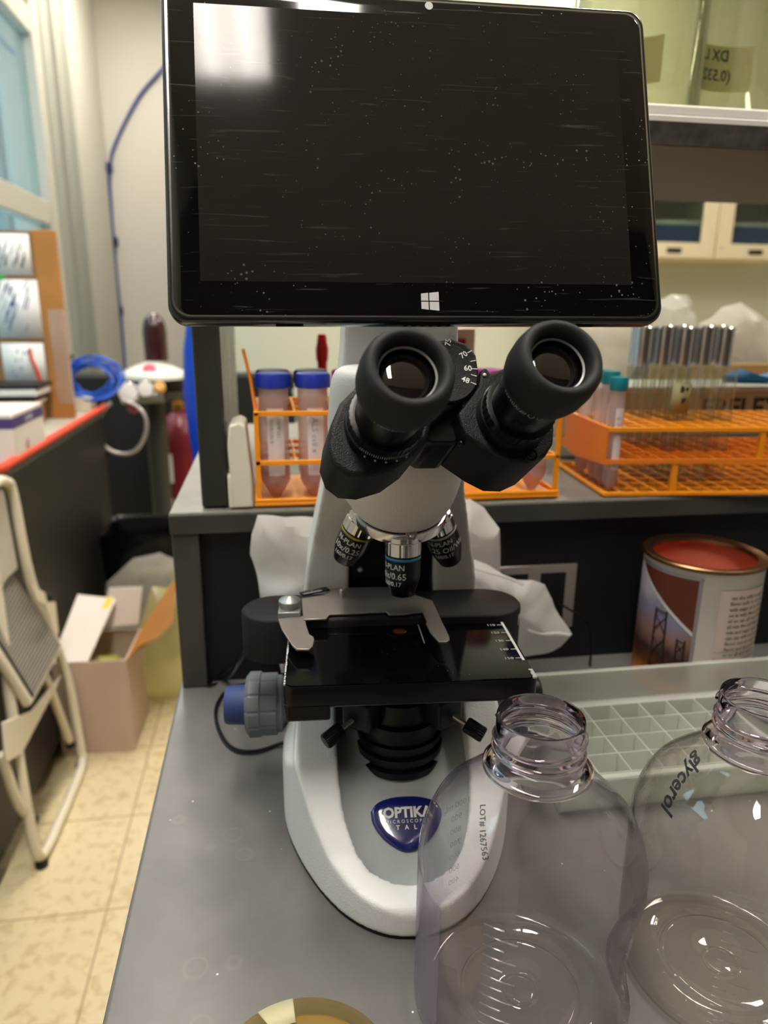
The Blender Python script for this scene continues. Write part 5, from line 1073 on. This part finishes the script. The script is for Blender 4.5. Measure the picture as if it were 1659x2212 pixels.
# step stool, folded, leaning on the side cabinet
t = thing('step_stool', 'folded white tubular step stool with grey ribbed treads', 'stool', (-.57, 1.68, 0))
o = Vector((-.57, 1.68, 0))
def q(v): return Vector(v)-o
outer = [(-.606, 1.56, .62), (-.597, 1.52, .33), (-.580, 1.487, .09), (-.573, 1.490, .030), (-.567, 1.53, .0155), (-.563, 1.66, .0145), (-.562, 1.80, .0145), (-.563, 1.86, .022), (-.569, 1.880, .07), (-.580, 1.884, .25), (-.592, 1.84, .42), (-.604, 1.765, .62), (-.609, 1.742, .84), (-.611, 1.715, .878), (-.612, 1.66, .89), (-.611, 1.60, .878), (-.609, 1.575, .84)]
b = BM(); tube(b, spline([q(p_) for p_ in outer+[outer[0]]], 5)[:-1], .0125, 12, closed=True); put('front_frame', b, M['cream'], t)
for P0, P1, P2_ in (((-.590, 1.74, .36), (-.588, 1.79, .24), (-.586, 1.845, .105)), ((-.600, 1.44, .34), (-.592, 1.47, .19), (-.590, 1.52, .115))):
    b = BM(); tube(b, spline([q(P0), q(P1), q(P2_)], 5), .011, 10); lg = put('rear_leg', b, M['cream'], t); b = BM(); d_ = Vector(P2_)-Vector(P1); lathe(b, [(.013, 0), (.013, .022)], q(P2_), d_, 14); put('rubber_foot', b, M['rubber'], lg)
for yy in (1.490, 1.865):
    b = BM(); lathe(b, [(.0145, 0), (.0145, .012)], q((-.569, yy, .0)), (0, 0, 1), 14); put('rubber_foot', b, M['rubber'], t)
def tread(b0, b1, a1, a0, n=26):
    """b0-b1 near edge, a1-a0 far edge; slab with ribs"""
    b0, b1, a1, a0 = [Vector(v) for v in (b0, b1, a1, a0)]; nrm = (b1-b0).cross(a0-b0).normalized(); a1 = a1-nrm*(a1-b0).dot(nrm)
    if nrm.x < 0: nrm = -nrm
    b = BM(); prism(b, [q(v) for v in (b0, b1, a1, a0)], -nrm*.022); tr_ = put('tread', b, M['cream'], t, bevel=.008, bseg=3)
    b = BM(); e = .011; U = (b1-b0).normalized(); V = (a0-b0).normalized(); L1 = (b1-b0).length; L2 = (a0-b0).length
    cc_ = (b0+b1+a0+a1)/4; ins = [v+(cc_-v)*.11 for v in (b0, b1, a1, a0)]
    prism(b, [q(v+nrm*.001) for v in ins], nrm*.003)
    put('grip_pad', b, mat('pad_dark', '#35322e', .6) if 'pad_dark' not in bpy.data.materials else bpy.data.materials['pad_dark'], tr_); b = BM()
    for k in range(n):
        s = .02+.96*k/(n-1); p0 = q((ins[0].lerp(ins[3], s)).lerp(ins[1].lerp(ins[2], s), .02)+nrm*.0042); p1 = q((ins[0].lerp(ins[3], s)).lerp(ins[1].lerp(ins[2], s), .98)+nrm*.0042); prism(b, [p0-V*.0014, p1-V*.0014, p1+V*.0014, p0+V*.0014], nrm*.0022)
    put('grip_rib', b, mat('rib_grey', '#a29b8c', .6) if 'rib_grey' not in bpy.data.materials else bpy.data.materials['rib_grey'], tr_)['kind'] = 'stuff'
tread((-.556, 1.535, .398), (-.572, 1.850, .388), (-.622, 1.745, .668), (-.618, 1.480, .640), 24)
b = BM(); prism(b, [q(PX(x, y, -.582)) for x, y in ((133, 1458), (122, 1486), (48, 1628), (15, 1648), (8, 1560), (70, 1536))], (-.006, 0, 0)); put('side_plate', b, M['cream'], t, bevel=.002)
b = BM(); prism(b, [q(PX(x, y, -.576)) for x, y in ((62, 1262), (90, 1280), (98, 1310), (72, 1298))], (.008, 0, 0)); prism(b, [q(PX(x, y, -.584)) for x, y in ((95, 1302), (120, 1300), (128, 1370), (112, 1352))], (-.008, 0, 0)); put('hinge_plate', b, M['cream'], t, bevel=.002)
b = BM(); ball(b, q(PX(103, 1290, -.578)), .012, 14, 10); put('hinge_knob', b, M['rubber'], t)
b = BM(); prism(b, [q((-.617, 1.57, .66)), q((-.617, 1.735, .66)), q((-.617, 1.715, .865)), q((-.617, 1.59, .865))], (-.006, 0, 0)); put('back_panel', b, mat('pale_panel', '#c9c1b4', .5), t, bevel=.002)
